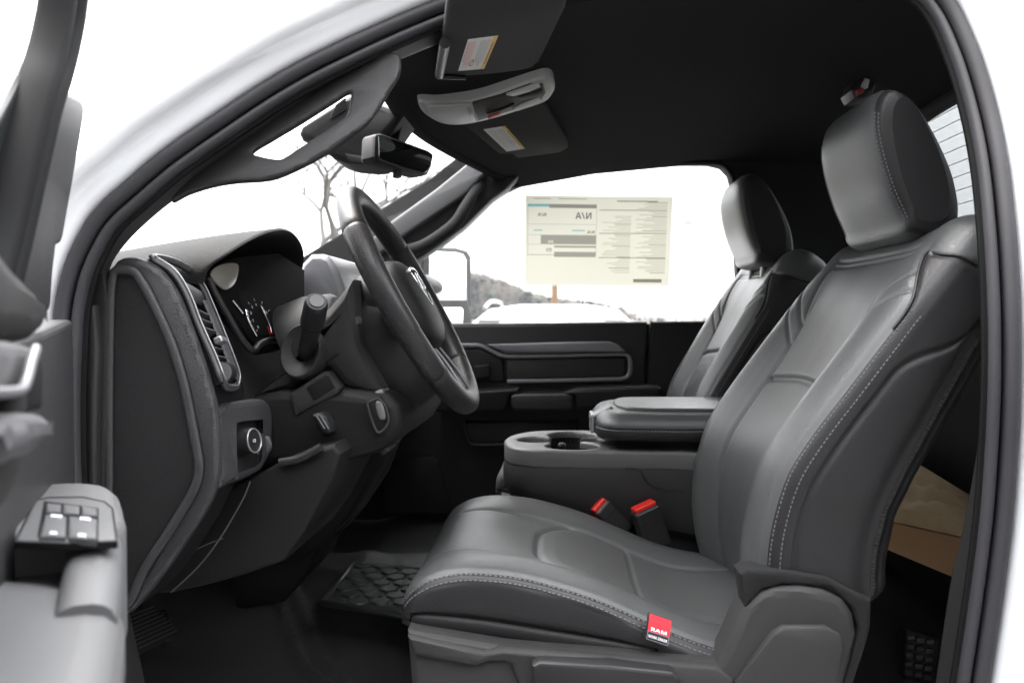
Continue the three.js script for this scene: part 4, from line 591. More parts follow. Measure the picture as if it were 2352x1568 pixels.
// ---------------------------------------------------------------- driver door, swung open toward the lot
const hinge = V(-0.517, 0, -0.86), de = V(0.42, 0, 0.9075).normalize(), dn = V(0.9075, 0, -0.42).normalize();
const onDoor = (s, y, o) => V(hinge.x, y, hinge.z).addScaledVector(de, s).addScaledVector(dn, o);
const topPlate = (Y, px, thick, bevel = 0.002, n = 0) => { const conv = px.map(p => { const q = onPlane(p[0], p[1], V(0, Y, 0), V(0, 1, 0)); return [q.x, -q.z]; }); return plate(V(0, Y, 0), V(1, 0, 0), V(0, 0, -1), n ? curve2(conv, n, true) : conv, thick, bevel); };
{
  const door = thing('door', 'open driver door with switch armrest in grey grained plastic', 'door', onDoor(0.4, 0.8, 0)); door.userData.kind = 'thing';
  const lean = dn.clone().add(V(0, -0.1, 0)).normalize(), p0 = onDoor(0, 1.5, 0);
  const sail = part(door, 'mirror_patch', facing(p0, lean, [[138, 206], [160, 210], [186, 222], [194, 240], [191, 275], [166, 424], [143, 552], [140, 562], [128, 568], [122, 620], [117, 700], [112, 720], [60, 690], [40, 640], [60, 520], [100, 360], [128, 240]], 0.03, { bevel: 0.006 }), M.grain, { label: 'grained triangular trim panel at the front of the door window' });
  part(sail, 'patch_gap', tube([[131, 232], [102, 355], [64, 515], [46, 620]].map(p => onPlane(p[0], p[1], p0.clone().addScaledVector(lean, 0.001), lean)), 0.0016, { n: 20, m: 6 }), M.black);
  // window frame bars and glass channel
  const bars = [[[170, -40], [156, 60], [134, 150], [107, 232], [74, 362], [32, 540], [-4, 680]], [[138, -40], [122, 60], [104, 140], [78, 222], [42, 360], [0, 540], [-40, 680]], [[118, -40], [100, 70], [84, 160], [60, 240], [26, 380], [-20, 560]]];
  const uf = part(door, 'window_frame', sweep(bars[0].map(p => onPlane(p[0], p[1], p0.clone().addScaledVector(lean, -0.006), lean)), ring(0.0105, 12, 0.012, 0.7), { n: 40, up: lean }), M.sealDark);
  part(uf, 'glass_channel', sweep(bars[1].map(p => onPlane(p[0], p[1], p0.clone().addScaledVector(lean, -0.012), lean)), ring(0.012, 12, 0.014, 0.7), { n: 40, up: lean }), M.sealDark);
  part(uf, 'frame_skin', sweep(bars[0].map(p => onPlane(p[0] + 9, p[1], p0.clone().addScaledVector(lean, -0.03), lean)), ring(0.007, 10, 0.018, 0.7), { n: 40, up: lean }), M.paint);
  part(uf, 'mirror_mount', facing(p0.clone().addScaledVector(lean, -0.02), lean, [[80, 150], [52, 176], [-30, 340], [-60, 600], [10, 600], [62, 420], [112, 240], [104, 160]], 0.03, { bevel: 0.004 }), mat([0.012, 0.014, 0.0135], 0.25));
  // shell and inner panel
  part(door, 'door_shell', plate(onDoor(0, 0, -0.14), de, V(0, 1, 0), [[0.0, 0.72], [1.0, 0.72], [1.0, 1.44], [0.3, 1.47], [0.02, 1.5]], 0.1, 0.012), M.paint);
  part(door, 'inner_panel', plate(onDoor(0, 0, -0.032), de, V(0, 1, 0), [[0.004, 0.74], [0.98, 0.74], [0.98, 1.46], [0.2, 1.49], [0.02, 1.5]], 0.03, 0.006), M.grain);
  part(door, 'upper_pad', facing(onDoor(0.2, 1.48, 0.024), dn, [[-60, 470], [0, 543], [40, 596], [88, 650], [110, 686], [116, 714], [112, 752], [98, 782], [60, 788], [-60, 752]], 0.05, { bevel: 0.016, n2: 60 }), M.shield);
  const hb = part(door, 'handle_bezel', facing(onDoor(0.2, 1.4, 0.03), dn, [[-60, 772], [55, 784], [90, 796], [94, 816], [76, 862], [66, 905], [40, 916], [-60, 940]], 0.03, { bevel: 0.008 }), M.ventGrey);
  part(hb, 'handle_recess', facing(onDoor(0.17, 1.4, 0.031), dn, [[66, 822], [92, 812], [98, 830], [98, 940], [60, 950]], 0.02, { bevel: 0.004 }), M.black);
  part(hb, 'bezel_edge', tube([[-40, 902], [40, 898], [58, 880], [72, 830], [82, 800]].map(p => onPlane(p[0], p[1], onDoor(0.2, 1.4, 0.036), dn)), 0.0026, { n: 30, m: 8 }), M.silverSoft);
  part(door, 'pull_handle', facing(onDoor(0.2, 1.36, 0.04), dn, [[58, 954], [84, 946], [116, 946], [126, 956], [127, 985], [118, 1020], [96, 1044], [62, 1058], [30, 1068], [10, 980]], 0.04, { bevel: 0.012, n2: 50 }), M.ventGrey);
  part(door, 'panel_bulge', facing(onDoor(0.2, 1.36, 0.02), dn, [[-60, 905], [40, 912], [56, 950], [58, 1050], [48, 1130], [20, 1180], [-60, 1210]], 0.04, { bevel: 0.014 }), M.shield);
  // armrest: switch pod, scoop, pad
  const plan = (pts, Y, thick, bevel) => plate(onDoor(0, Y, 0), de, dn, curve2(pts, 80, true), thick, bevel);
  const pod = part(door, 'switch_pod', plan([[0.175, -0.07], [0.168, -0.002], [0.172, 0.023], [0.19, 0.042], [0.225, 0.054], [0.28, 0.061], [0.335, 0.065], [0.35, 0.048], [0.352, 0.008], [0.35, -0.07]], 1.356, 0.1, 0.013), M.doorGrey, { label: 'grey window switch pod on the door armrest' });
  part(door, 'armrest_body', plan([[0.2, -0.07], [0.21, 0.038], [0.3, 0.056], [0.5, 0.066], [0.8, 0.068], [0.95, 0.048], [0.97, -0.07]], 1.324, 0.12, 0.012), M.doorGrey);
  part(door, 'armrest_pad', plan([[0.37, -0.07], [0.375, 0.008], [0.4, 0.038], [0.43, 0.068], [0.52, 0.074], [0.8, 0.076], [0.95, 0.058], [0.97, -0.07]], 1.332, 0.06, 0.02), M.doorGrey);
  part(door, 'grab_rail', sweep([onDoor(0.3, 1.322, 0.044), onDoor(0.36, 1.33, 0.048), onDoor(0.42, 1.326, 0.051), onDoor(0.47, 1.318, 0.052)], ring(0.018, 18, 0.02, 0.75), { n: 24, up: V(0, 1, 0) }), M.doorGrey);
  const Y = 1.3575, pl = part(pod, 'switch_plate', topPlate(Y, [[79, 1150], [108, 1143], [190, 1142], [240, 1152], [257, 1166], [266, 1238], [150, 1244], [34, 1240]], 0.006, 0.002), M.doorGrey);
  part(pod, 'plate_gap', topPlate(1.3568, [[77, 1148], [108, 1140], [190, 1139], [242, 1150], [260, 1165], [270, 1242], [150, 1248], [30, 1243]], 0.005, 0.001), M.black);
  part(pod, 'switch_gap', topPlate(Y + 0.0004, [[100, 1150], [226, 1166], [225, 1239], [84, 1232]], 0.003, 0.0005), M.black);
  for (const q of [[[103, 1180], [152, 1184], [150, 1232], [89, 1230]], [[157, 1184], [222, 1190], [221, 1236], [155, 1232]], [[106, 1154], [140, 1157], [139, 1176], [104, 1174]], [[144, 1157], [182, 1161], [182, 1180], [143, 1177]], [[186, 1161], [222, 1166], [222, 1184], [186, 1181]]]) part(pod, 'switch', topPlate(Y + 0.003, q, 0.006, 0.002), M.doorGrey);
  for (const q of [[[116, 1180], [142, 1182], [141, 1188], [114, 1186]], [[183, 1186], [207, 1188], [207, 1195], [182, 1192]], [[114, 1219], [130, 1220], [129, 1226], [112, 1225]], [[178, 1224], [196, 1225], [196, 1231], [177, 1230]]]) part(pod, 'switch_mark', topPlate(Y + 0.0042, q, 0.002, 0.0004), M.white);
}
// ---------------------------------------------------------------- passenger door
{
  const d = thing('door', 'closed passenger door with black trim panel and silver accent strip', 'door', at(1250, 1120, 2.4)); d.userData.kind = 'thing';
  part(d, 'door_panel', slab([[880, 744], [1200, 741], [1488, 737], [1482, 900], [1474, 1180], [880, 1180]], 2.385, 2.438, { bevel: 0.014, seg: 6 }), M.dash);
  part(d, 'accent_strip', slab([[1117, 791], [1260, 786], [1401, 784], [1420, 791], [1441, 809], [1161, 813]], 2.36, 2.4, { bevel: 0.008, seg: 5 }), M.silverSoft);
  part(d, 'silver_line', sweep([[1040, 793], [1080, 793], [1104, 794], [1130, 806], [1156, 817], [1200, 818], [1320, 816], [1425, 814], [1444, 820], [1448, 835], [1446, 858], [1434, 869], [1400, 871], [1280, 874], [1165, 876]].map(p => at(...p, 2.372)), ring(0.0065, 10, 0.006, 0.7), { n: 120 }), M.silverSoft);
  part(d, 'door_insert', slab([[1162, 824], [1434, 820], [1438, 828], [1436, 860], [1428, 866], [1168, 872]], 2.374, 2.4, { bevel: 0.006 }), M.dash);
  part(d, 'handle_bezel', slab([[1050, 802], [1100, 800], [1128, 812], [1154, 824], [1160, 876], [1060, 884]], 2.372, 2.4, { bevel: 0.006 }), M.plastic);
  part(d, 'inner_handle', slab([[1088, 840], [1122, 836], [1126, 842], [1126, 864], [1120, 870], [1088, 872]], 2.362, 2.39, { bevel: 0.006 }), M.black);
  part(d, 'armrest', slab([[1000, 905], [1190, 893], [1186, 902], [1170, 908], [1167, 932], [1158, 942], [1000, 946]], 2.29, 2.4, { bevel: 0.01, seg: 5 }), M.plastic);
  part(d, 'pull_cup', slab([[1174, 910], [1182, 906], [1305, 905], [1316, 912], [1318, 936], [1310, 942], [1182, 942], [1174, 934]], 2.28, 2.4, { bevel: 0.008, seg: 5 }), M.satin);
  part(d, 'armrest_pad', slab([[1294, 902], [1330, 892], [1500, 886], [1520, 890], [1522, 918], [1500, 932], [1330, 942], [1322, 936], [1320, 912]], 2.285, 2.4, { bevel: 0.014, seg: 5 }), M.plastic);
  part(d, 'map_pocket', slab([[1062, 972], [1330, 968], [1330, 1012], [1090, 1022], [1074, 1010]], 2.33, 2.4, { bevel: 0.01 }), M.deep);
  part(d, 'pocket_rim', tube([[1062, 965, 2.325], [1074, 1008, 2.325], [1090, 1022, 2.325], [1180, 1021, 2.325], [1330, 1018, 2.325]].map(p => at(...p)), 0.006, { n: 40 }), M.plastic);
  const sp = part(d, 'speaker_grille', slab([[880, 1060], [990, 1050], [1005, 1060], [1040, 1180], [880, 1180]], 2.36, 2.4, { bevel: 0.008 }), M.deep);
}
// ---------------------------------------------------------------- centre console
{
  const con = thing('centre_console', 'black centre console with cup holders and padded lid', 'console', V(0.15, 1.0, -1.64));
  const hor = (pts, Y, thick, bevel, holes = [], n = 90) => plate(V(0, Y, 0), V(1, 0, 0), V(0, 0, -1), n ? curve2(pts, n, true) : pts, thick, bevel, holes);
  const foot = (x0, x1, D0, D1, r) => roundRect(x1 - x0, D1 - D0, r, 8, (x0 + x1) / 2, (D0 + D1) / 2);
  const tp = [[-0.104, 1.66], [-0.106, 1.60], [-0.09, 1.535], [-0.05, 1.505], [0, 1.497], [0.08, 1.495], [0.2, 1.495], [0.3, 1.5], [0.3, 1.775], [0.2, 1.778], [0.05, 1.778], [-0.04, 1.765], [-0.085, 1.72]];
  const clover = Array.from({ length: 96 }, (_, i) => { const a = i / 96 * 2 * Math.PI, c = Math.cos(a), s = Math.sin(a); let r = 0.042; for (const [x, y, q] of [[0.02, 0.07, 0.05], [0.018, -0.076, 0.05], [-0.05, 0, 0.04], [0.062, 0.0, 0.024]]) { const b = x * c + y * s, d = b * b - (x * x + y * y - q * q); if (d > 0) r = Math.max(r, b + Math.sqrt(d)); } return [0.006 + r * c, 1.635 + r * s]; });
  const tray = part(con, 'cup_tray', hor(tp, 1.2625, 0.034, 0.0045, [clover]), mat([0.1, 0.1, 0.1], 0.4, { bumpMap: TX.plastic, bumpScale: 0.00012 }), { label: 'grey plastic tray with clover shaped cup holder opening' });
  part(tray, 'cup_well', [hor(foot(-0.085, 0.12, 1.53, 1.75, 0.03), 1.2, 0.004, 0.001, [], 0)], M.black);
  const wr = []; for (let k = 0; k < 2; k++) wr.push(clover.map(p => V(p[0], k ? 1.2 : 1.25, -p[1]))); part(tray, 'cup_wall', sheet(wr, { wrap: true }), M.deep);
  for (const a of [0.2, 1.7, 3.3]) part(tray, 'cup_grip', rbox(0.016, 0.05, 0.03, 0.006, new THREE.Matrix4().makeTranslation(0.012 + 0.045 * Math.cos(a), 1.225, -1.635 - 0.04 * Math.sin(a))), M.black);
  const bodyRows = []; for (let k = 0; k <= 16; k++) { const t = k / 16, sag = Math.sin(Math.PI * t) * 0.006, inn = 0.002 + 0.012 * t * t; bodyRows.push(curve2(tp.map(p => [p[0] + (p[0] < 0.1 ? inn - sag : 0), p[1] + (p[1] < 1.64 ? inn * 0.5 - sag : -inn * 0.5 + sag)]), 90, true).map(p => V(p[0], lerp(1.232, 1.155 - 0.06 * clamp((p[0] + 0.1) / 0.5), t), -p[1]))); }
  const body = part(con, 'console_body', [sheet(bodyRows, { wrap: true }), fan(bodyRows[16])], M.blackVinyl);
  part(body, 'body_seam', tube([[1436, 1075, 1.4885], [1470, 1080, 1.4885], [1490, 1110, 1.488], [1530, 1125, 1.488], [1610, 1128, 1.488]].map(p => at(...p)), 0.0008, { n: 30, m: 6 }), M.black);
  part(con, 'console_base', hor([[-0.09, 1.53], [0.4, 1.51], [0.4, 1.77], [-0.09, 1.75]], 1.158, 0.2, 0.01, [], 0), M.deep);
  part(con, 'rear_box', hor(foot(0.28, 0.55, 1.5, 1.775, 0.02), 1.27, 0.17, 0.008, [], 0), M.blackVinyl);
  // padded lid
  const lidRows = []; const lp = (s, ex) => { const o = []; for (const [x, D] of curve2([[0.066, 1.64], [0.066, 1.585], [0.072, 1.53], [0.09, 1.498], [0.13, 1.487], [0.3, 1.483], [0.5, 1.483], [0.56, 1.5], [0.565, 1.64], [0.56, 1.78], [0.5, 1.797], [0.3, 1.797], [0.13, 1.793], [0.09, 1.782], [0.072, 1.75], [0.066, 1.695]], 120, true)) { const cx = 0.3, cd = 1.64; o.push([cx + (x - cx) * (1 - s / 0.25), cd + (D - cd) * (1 - s / 0.157)]); } return o; };
  for (const [s, y] of [[0.02, 1.279], [0.006, 1.281], [0.001, 1.286], [0, 1.294], [0, 1.301], [0.0032, 1.3025], [0.0005, 1.305], [0.003, 1.313], [0.009, 1.321], [0.018, 1.3275], [0.03, 1.331], [0.05, 1.3325], [0.09, 1.333], [0.15, 1.333]]) lidRows.push(lp(s).map(p => V(p[0], y, -p[1])));
  const lid = part(con, 'console_lid', sheet(lidRows.slice(5), { wrap: true }), M.greyVinyl, { label: 'grey padded armrest lid' });
  part(lid, 'lid_side', sheet(lidRows.slice(0, 6), { wrap: true }), M.blackVinyl);
  part(lid, 'lid_panel', hor([[0.11, 1.64], [0.115, 1.575], [0.15, 1.53], [0.3, 1.522], [0.5, 1.522], [0.54, 1.64], [0.5, 1.76], [0.3, 1.76], [0.15, 1.75], [0.115, 1.705]], 1.3375, 0.008, 0.0035), M.greyVinyl);
  const ls = []; ls.push(...stitchRow(lp(0).filter(p => p[1] < 1.56 && p[0] < 0.45).map(p => V(p[0], 1.3, -p[1])), 0, 0.0062, 0.0036, 0.0012, 0.0008, () => V(0, 0.2, 0.98)));
  part(lid, 'stitching', ls, M.thread, { kind: 'stuff' });
  part(lid, 'latch', rbox(0.05, 0.014, 0.06, 0.005, new THREE.Matrix4().makeRotationZ(0.5).setPosition(0.082, 1.319, -1.6)), M.silverSoft);
  part(lid, 'latch_plate', rbox(0.008, 0.035, 0.075, 0.003, new THREE.Matrix4().makeTranslation(0.064, 1.303, -1.6)), M.silver);
}

// ---------------------------------------------------------------- overhead: visors, lamp console, mirror, camera housing
function tiltPlane(a, b, c) { const n = b.clone().sub(a).cross(c.clone().sub(a)).normalize(); if (n.y > 0) n.negate(); return n; }
function downPlate(o, n, px, thick, bevel, n2 = 0) {              // an outline on a plane looking down, thickness upward
  const u = V(1, 0, 0).addScaledVector(n, -n.x).normalize(), v = n.clone().cross(u); const conv = px.map(p => { const q = onPlane(p[0], p[1], o, n).sub(o); return [q.dot(u), q.dot(v)]; });
  return plate(o, u, v, n2 ? curve2(conv, n2, true) : conv, thick, bevel);
}
const labelTex = red => canvasTex(256, 384, (g, w, h) => { g.fillStyle = '#dcd9d4'; g.fillRect(0, 0, w, h); g.fillStyle = '#e2a92e'; g.fillRect(0, 0, w, 56); g.fillStyle = '#2a2622'; g.font = 'bold 34px sans-serif'; g.fillText('WARNING', 46, 42); g.fillStyle = '#8a8782'; for (let k = 0; k < 9; k++) g.fillRect(20, 74 + k * 15, 150 + 60 * rnd(), 5); if (red) { g.strokeStyle = '#c8402c'; g.lineWidth = 10; g.beginPath(); g.arc(190, 225, 26, 0, 6.3); g.moveTo(172, 207); g.lineTo(208, 243); g.stroke(); g.fillStyle = '#d9765f'; for (let k = 0; k < 8; k++) g.fillRect(20, 262 + k * 14, 150 + 60 * rnd(), 6); } else { g.fillStyle = '#9b9893'; for (let k = 0; k < 9; k++) g.fillRect(20, 222 + k * 15, 140 + 70 * rnd(), 5); } });
function visor(label, pts, px, labPx, red, dims) {
  const [a, b, c] = pts.map(p => at(...p)), n = tiltPlane(a, b, c);
  const t = thing('sun_visor', label, 'sun visor', a.clone().lerp(c, 0.5), 'sun visors under the roof lining');
  a.addScaledVector(n, red ? 0.02 : 0.008); const v = part(t, 'visor_board', downPlate(a, n, px, 0.016, 0.006), M.visor);
  const q = labPx.map(p => onPlane(p[0], p[1], a.clone().addScaledVector(n, 0.0012), n)); part(v, 'warning_label', quadSheet(...q, 2, 2), mat(1, 0.6, { map: labelTex(red) }), { label: 'white printed warning label with yellow band' });
  return { t, a, n };
}
{
  const d = visor('dark fabric sun visor with red printed warning label on the driver side', [[1021, 96, 1.17], [1009, 172, 1.47], [1239, 146, 1.47]], [[1019, 88], [1006, 166], [1013, 174], [1070, 175], [1130, 170], [1195, 162], [1225, 155], [1240, 142], [1300, 20], [1310, -30], [1030, -10]], [[1145, 81], [1112, 158], [1052, 163], [1075, 90]], true);
  part(d.t, 'hinge_rod', tube([onPlane(1022, 98, d.a.clone().addScaledVector(d.n, 0.006), d.n), onPlane(1009, 172, d.a.clone().addScaledVector(d.n, 0.006), d.n)], 0.007, { n: 6 }), M.satin);
  part(d.t, 'pivot_clip', tube([onPlane(1009, 175, d.a.clone().addScaledVector(d.n, 0.004), d.n), onPlane(1068, 178, d.a.clone().addScaledVector(d.n, 0.004), d.n)], 0.004, { n: 6 }), M.gloss);
  visor('dark fabric sun visor with plain white label beyond the lamp console', [[1257, 244, 1.78], [1073, 292, 1.78], [1305, 334, 2.12]], [[1240, 232], [1258, 246], [1304, 326], [1305, 340], [1286, 351], [1188, 364], [1176, 354], [1146, 354], [1066, 290]], [[1160, 289], [1206, 341], [1164, 348], [1110, 297]], false);
}
{ // lamp console on the lining
  const a = at(975, 250, 1.58), b = at(1262, 190, 1.56), c = at(1110, 280, 1.7), n = tiltPlane(a, b, c);
  const t = thing('overhead_console', 'silver overhead lamp console mounted on the black roof lining', 'overhead console', at(1110, 250, 1.62)), off = (k) => a.clone().addScaledVector(n, k);
  const out = [[963, 236], [972, 262], [1009, 284], [1053, 289], [1113, 279], [1193, 256], [1252, 236], [1271, 218], [1276, 200], [1262, 182], [1233, 187], [1153, 217], [1093, 235], [1013, 242]];
  const base = part(t, 'console_shell', downPlate(off(0.012), n, out, 0.06, 0.008, 80), M.paleGrey);
  part(base, 'glasses_door', downPlate(off(0.0145), n, [[985, 244], [1083, 240], [1096, 280], [1053, 284], [1012, 278], [992, 262]], 0.006, 0.002), M.paleGrey);
  part(base, 'door_pull', downPlate(off(0.0165), n, [[1071, 249], [1082, 247], [1092, 276], [1082, 277]], 0.004, 0.001), M.silver);
  part(base, 'switch_plate', downPlate(off(0.0145), n, [[1085, 240], [1150, 222], [1220, 196], [1248, 194], [1254, 214], [1244, 230], [1190, 250], [1115, 273], [1098, 278]], 0.006, 0.002), mat([0.05, 0.042, 0.038], 0.4));
  for (const q of [[[1163, 219], [1200, 206], [1236, 193], [1242, 200], [1215, 211], [1180, 221]], [[1178, 251], [1200, 240], [1240, 225], [1242, 233], [1215, 246], [1190, 255]]]) part(base, 'map_lamp', downPlate(off(0.017), n, q, 0.005, 0.001), M.lens);
  part(base, 'slider', downPlate(off(0.017), n, [[1190, 224], [1210, 218], [1246, 206], [1250, 216], [1210, 229], [1196, 230]], 0.005, 0.002), M.satin);
  part(base, 'groove', tube([[1118, 258], [1150, 250], [1180, 238]].map(p => onPlane(p[0], p[1], off(0.0155), n)), 0.003, { n: 10, m: 6 }), M.black);
  part(base, 'red_button', downPlate(off(0.0155), n, [[1120, 268], [1148, 259], [1150, 264], [1122, 274]], 0.003, 0.001), M.red);
}
{ // interior mirror and the sensor housing behind it
  const c = at(930, 354, 1.6), n = V(0.93, 0.14, 0.34).normalize();
  const t = thing('rear_view_mirror', 'dark rear view mirror hanging from the windscreen header', 'mirror', c);
  const px = [[864, 312], [868, 306], [878, 305], [985, 344], [996, 352], [997, 360], [992, 386], [984, 401], [972, 402], [876, 374], [867, 368], [863, 358]];
  const body = part(t, 'mirror_case', facing(c, n, px, 0.035, { bevel: 0.007 }), M.plastic);
  part(body, 'mirror_glass', facing(c.clone().addScaledVector(n, 0.001), n, [[870, 314], [880, 311], [984, 350], [991, 358], [987, 384], [980, 395], [972, 396], [880, 369], [871, 362]], 0.002, { bevel: 0.0006 }), mat([0.3, 0.33, 0.32], 0.03, { metalness: 1 }));
  part(t, 'dimming_tab', facing(c, n, [[914, 388], [925, 391], [923, 408], [913, 406]], 0.012, { bevel: 0.002 }), M.satin);
  part(t, 'mirror_arm', tube([c.clone().addScaledVector(n, -0.03), at(905, 310, 1.66), at(918, 268, 1.66)], 0.012, { n: 14 }), M.plastic);
  const s = thing('sensor_housing', 'black camera housing against the windscreen behind the mirror', 'camera housing', at(850, 320, 1.68));
  const hb = part(s, 'housing_shell', slab([[930, 256], [912, 250], [880, 240], [806, 216], [790, 224], [690, 290], [684, 306], [692, 320], [715, 328], [748, 346], [762, 362], [792, 372], [840, 376], [866, 372], [870, 330], [900, 300]], 1.62, 1.76, { bevel: 0.014, seg: 5 }), M.plastic);
  for (let k = 0; k < 5; k++) part(hb, 'vent_slot', tube([at(758 + k * 3, 272 - k * 7, 1.617), at(794, 250 - k * 6, 1.617)], 0.002, { n: 3, m: 6 }), M.black);
  part(hb, 'speaker_mesh', slab([[792, 352], [830, 358], [842, 372], [800, 368]], 1.618, 1.64, { bevel: 0.002 }), M.satin);
}
{ // coat hook and seat belt anchor lights on the far lining
  const t = thing('coat_hook', 'small black coat hook on the far roof lining', 'hook', at(1350, 290, 2.15));
  part(t, 'hook', tube([at(1336, 292, 2.13), at(1348, 286, 2.13), at(1364, 282, 2.13)], 0.007, { n: 10 }), M.satin); part(t, 'hook_foot', rbox(0.04, 0.012, 0.03, 0.004, new THREE.Matrix4().makeTranslation(...at(1352, 282, 2.14).toArray())), M.plastic);
  const l = thing('dome_lamp', 'small dome lamp with red lens high on the rear lining', 'lamp', at(1985, 195, 1.75));
  part(l, 'lamp_body', slab([[1958, 205], [1966, 182], [1985, 172], [2005, 176], [2018, 190], [2010, 215], [1985, 224], [1968, 222]], 1.7, 1.78, { bevel: 0.012 }), M.satin);
  part(l, 'lamp_lens', slab([[1990, 178], [2000, 182], [1996, 200], [1980, 206], [1982, 192]], 1.692, 1.72, { bevel: 0.004 }), M.lens); part(l, 'red_lens', slab([[1970, 206], [1986, 198], [1986, 210], [1972, 218]], 1.692, 1.72, { bevel: 0.003 }), mat([0.4, 0.03, 0.03], 0.3));
}
// ---------------------------------------------------------------- loose and small things in the cab
{ // window sheet, printed side out: seen mirrored from within
  const tx = canvasTex(1024, 640, (g, w, h) => {
    g.fillStyle = '#ecead9'; g.fillRect(0, 0, w, h); g.save(); g.translate(w, 0); g.scale(-1, 1);
    const grey = '#a3a192', dk = '#77756a'; g.strokeStyle = grey; g.lineWidth = 2; const X = x => w - x;   // x as seen in the picture, from its own left edge
    const bar = (x, y, a, b, c) => { g.fillStyle = c; g.fillRect(X(x + a), y, a, b); };
    bar(18, 62, 150, 18, '#79bcc0'); bar(168, 62, 330, 26, '#98968a'); g.strokeRect(X(500), 62, 482, 360);
    g.fillStyle = dk; g.font = 'bold 64px sans-serif'; g.textAlign = 'left'; g.fillText('N/A', X(470), 164); g.font = 'bold 34px sans-serif'; g.fillText('N/A', X(150), 148); g.font = 'bold 30px sans-serif'; g.fillText('N/A', X(492), 268);
    for (const y of [204, 280, 346, 420]) { g.beginPath(); g.moveTo(X(500), y); g.lineTo(X(18), y); g.stroke(); }
    bar(110, 282, 390, 62, '#a4a296'); bar(205, 400, 295, 36, '#a4a296'); bar(205, 356, 295, 14, '#a8a596'); bar(330, 244, 90, 7, '#79bcc0'); bar(60, 244, 60, 7, '#79bcc0');
    g.fillStyle = '#e9e6cf'; g.font = 'bold 34px sans-serif'; g.fillText('oo', X(200), 338); g.fillStyle = grey; g.font = 'bold 46px sans-serif'; g.fillText('m', X(190), 400);
    for (let k = 0; k < 46; k++) { const y = 40 + k * 11.2; const l = 90 + 130 * rnd(); bar(990 - l, y, l, 4, k % 9 ? '#bdb9a4' : '#8d8a7a'); if (k > 8) { const m = 60 + 150 * rnd(); bar(740 - m, y, m, 4, k % 7 ? '#c4c0ab' : '#8d8a7a'); } }
    bar(60, 20, 120, 5, grey); bar(230, 20, 200, 5, grey); bar(640, 30, 280, 10, '#a8a596'); bar(770, 590, 200, 24, '#8d8a7a');
    for (const y of [96, 262, 436]) bar(520, y, 470, 6, '#a39f8d'); g.restore(); });
  const t = thing('window_sheet', 'large cream printed price sheet taped inside the passenger window', 'paper', at(1375, 660, 2.42));
  const c = [[1207, 448, 2.425], [1546, 452, 2.425], [1537, 657, 2.425], [1206, 655, 2.425]].map(p => at(...p));
  part(t, 'sheet', quadSheet(...c, 24, 16, (u, v) => V(0, 0, 0.0015 * Math.sin(u * 9) * Math.sin(v * 5))), mat(1, 0.9, { map: tx, transmission: 0.34, thickness: 0, specularIntensity: 0.2 }));
}
{ // buckles
  const mk = (label, cpx, D, dir, L, W, T) => { const c = at(...cpx, D), u = V(dir[0], dir[1], dir[2]).normalize(), w = V(0.35, 0.1, 1), v = w.clone().cross(u).normalize(); const t = thing('seat_belt_buckle', label, 'buckle', c.clone().addScaledVector(u, -L / 2), 'seat belt buckles between driver seat and console'); const m = frame(c, v, u);
    const b = part(t, 'buckle_body', rbox(W, L, T, 0.006, m.clone()), M.satin); part(b, 'release_button', rbox(W * 0.86, 0.012, T * 0.72, 0.003, m.clone().multiply(new THREE.Matrix4().makeTranslation(0, L / 2 + 0.001, T * 0.06))), M.red); part(b, 'body_joint', rbox(W * 1.01, 0.0015, T * 1.02, 0.0005, m.clone().multiply(new THREE.Matrix4().makeTranslation(0, L * 0.2, 0))), M.black);
    part(t, 'buckle_strap', rbox(W * 0.6, 0.06, 0.006, 0.002, m.clone().multiply(new THREE.Matrix4().makeTranslation(0, -L / 2 - 0.025, 0))), M.black); return t; };
  mk('short black buckle with red button tilted toward the dashboard', [1408, 1192], 1.49, [-0.62, 0.62, 0.1], 0.068, 0.036, 0.026);
  mk('long black buckle with red button standing upright by the seat', [1495, 1212], 1.47, [-0.3, 0.92, 0.12], 0.078, 0.05, 0.03);
}
{ // driver belt
  const A = [[2266, 700], [2264, 850], [2258, 960], [2231, 1121], [2207, 1245], [2183, 1349], [2155, 1541], [2140, 1640]], B = [[2290, 700], [2284, 850], [2276, 960], [2262, 1121], [2246, 1245], [2228, 1349], [2196, 1541], [2180, 1640]], rows = [];
  const a = curve(A.map(p => at(...p, 0.965)), 60), b = curve(B.map(p => at(...p, 0.945)), 60);
  const web = dataTex(64, (i, j) => ((i >> 2) + (j >> 2)) % 2 ? 210 : 90, 1 / 0.012);
  for (let i = 0; i < 60; i++) { const r = []; for (let k = 0; k <= 8; k++) { const p = a[i].clone().lerp(b[i], k / 8); r.push(p); } for (let k = 8; k >= 0; k--) r.push(a[i].clone().lerp(b[i], k / 8).add(V(0.0004, 0, -0.0016))); rows.push(r); }
  const t = thing('seat_belt', 'black woven driver seat belt running down beside the rear pillar', 'seat belt', a[59].clone());
  part(t, 'webbing', sheet(rows, { wrap: true }), mat([0.01, 0.01, 0.0105], 0.7, { bumpMap: web, bumpScale: 0.0005, specularIntensity: 0.6 }));
}
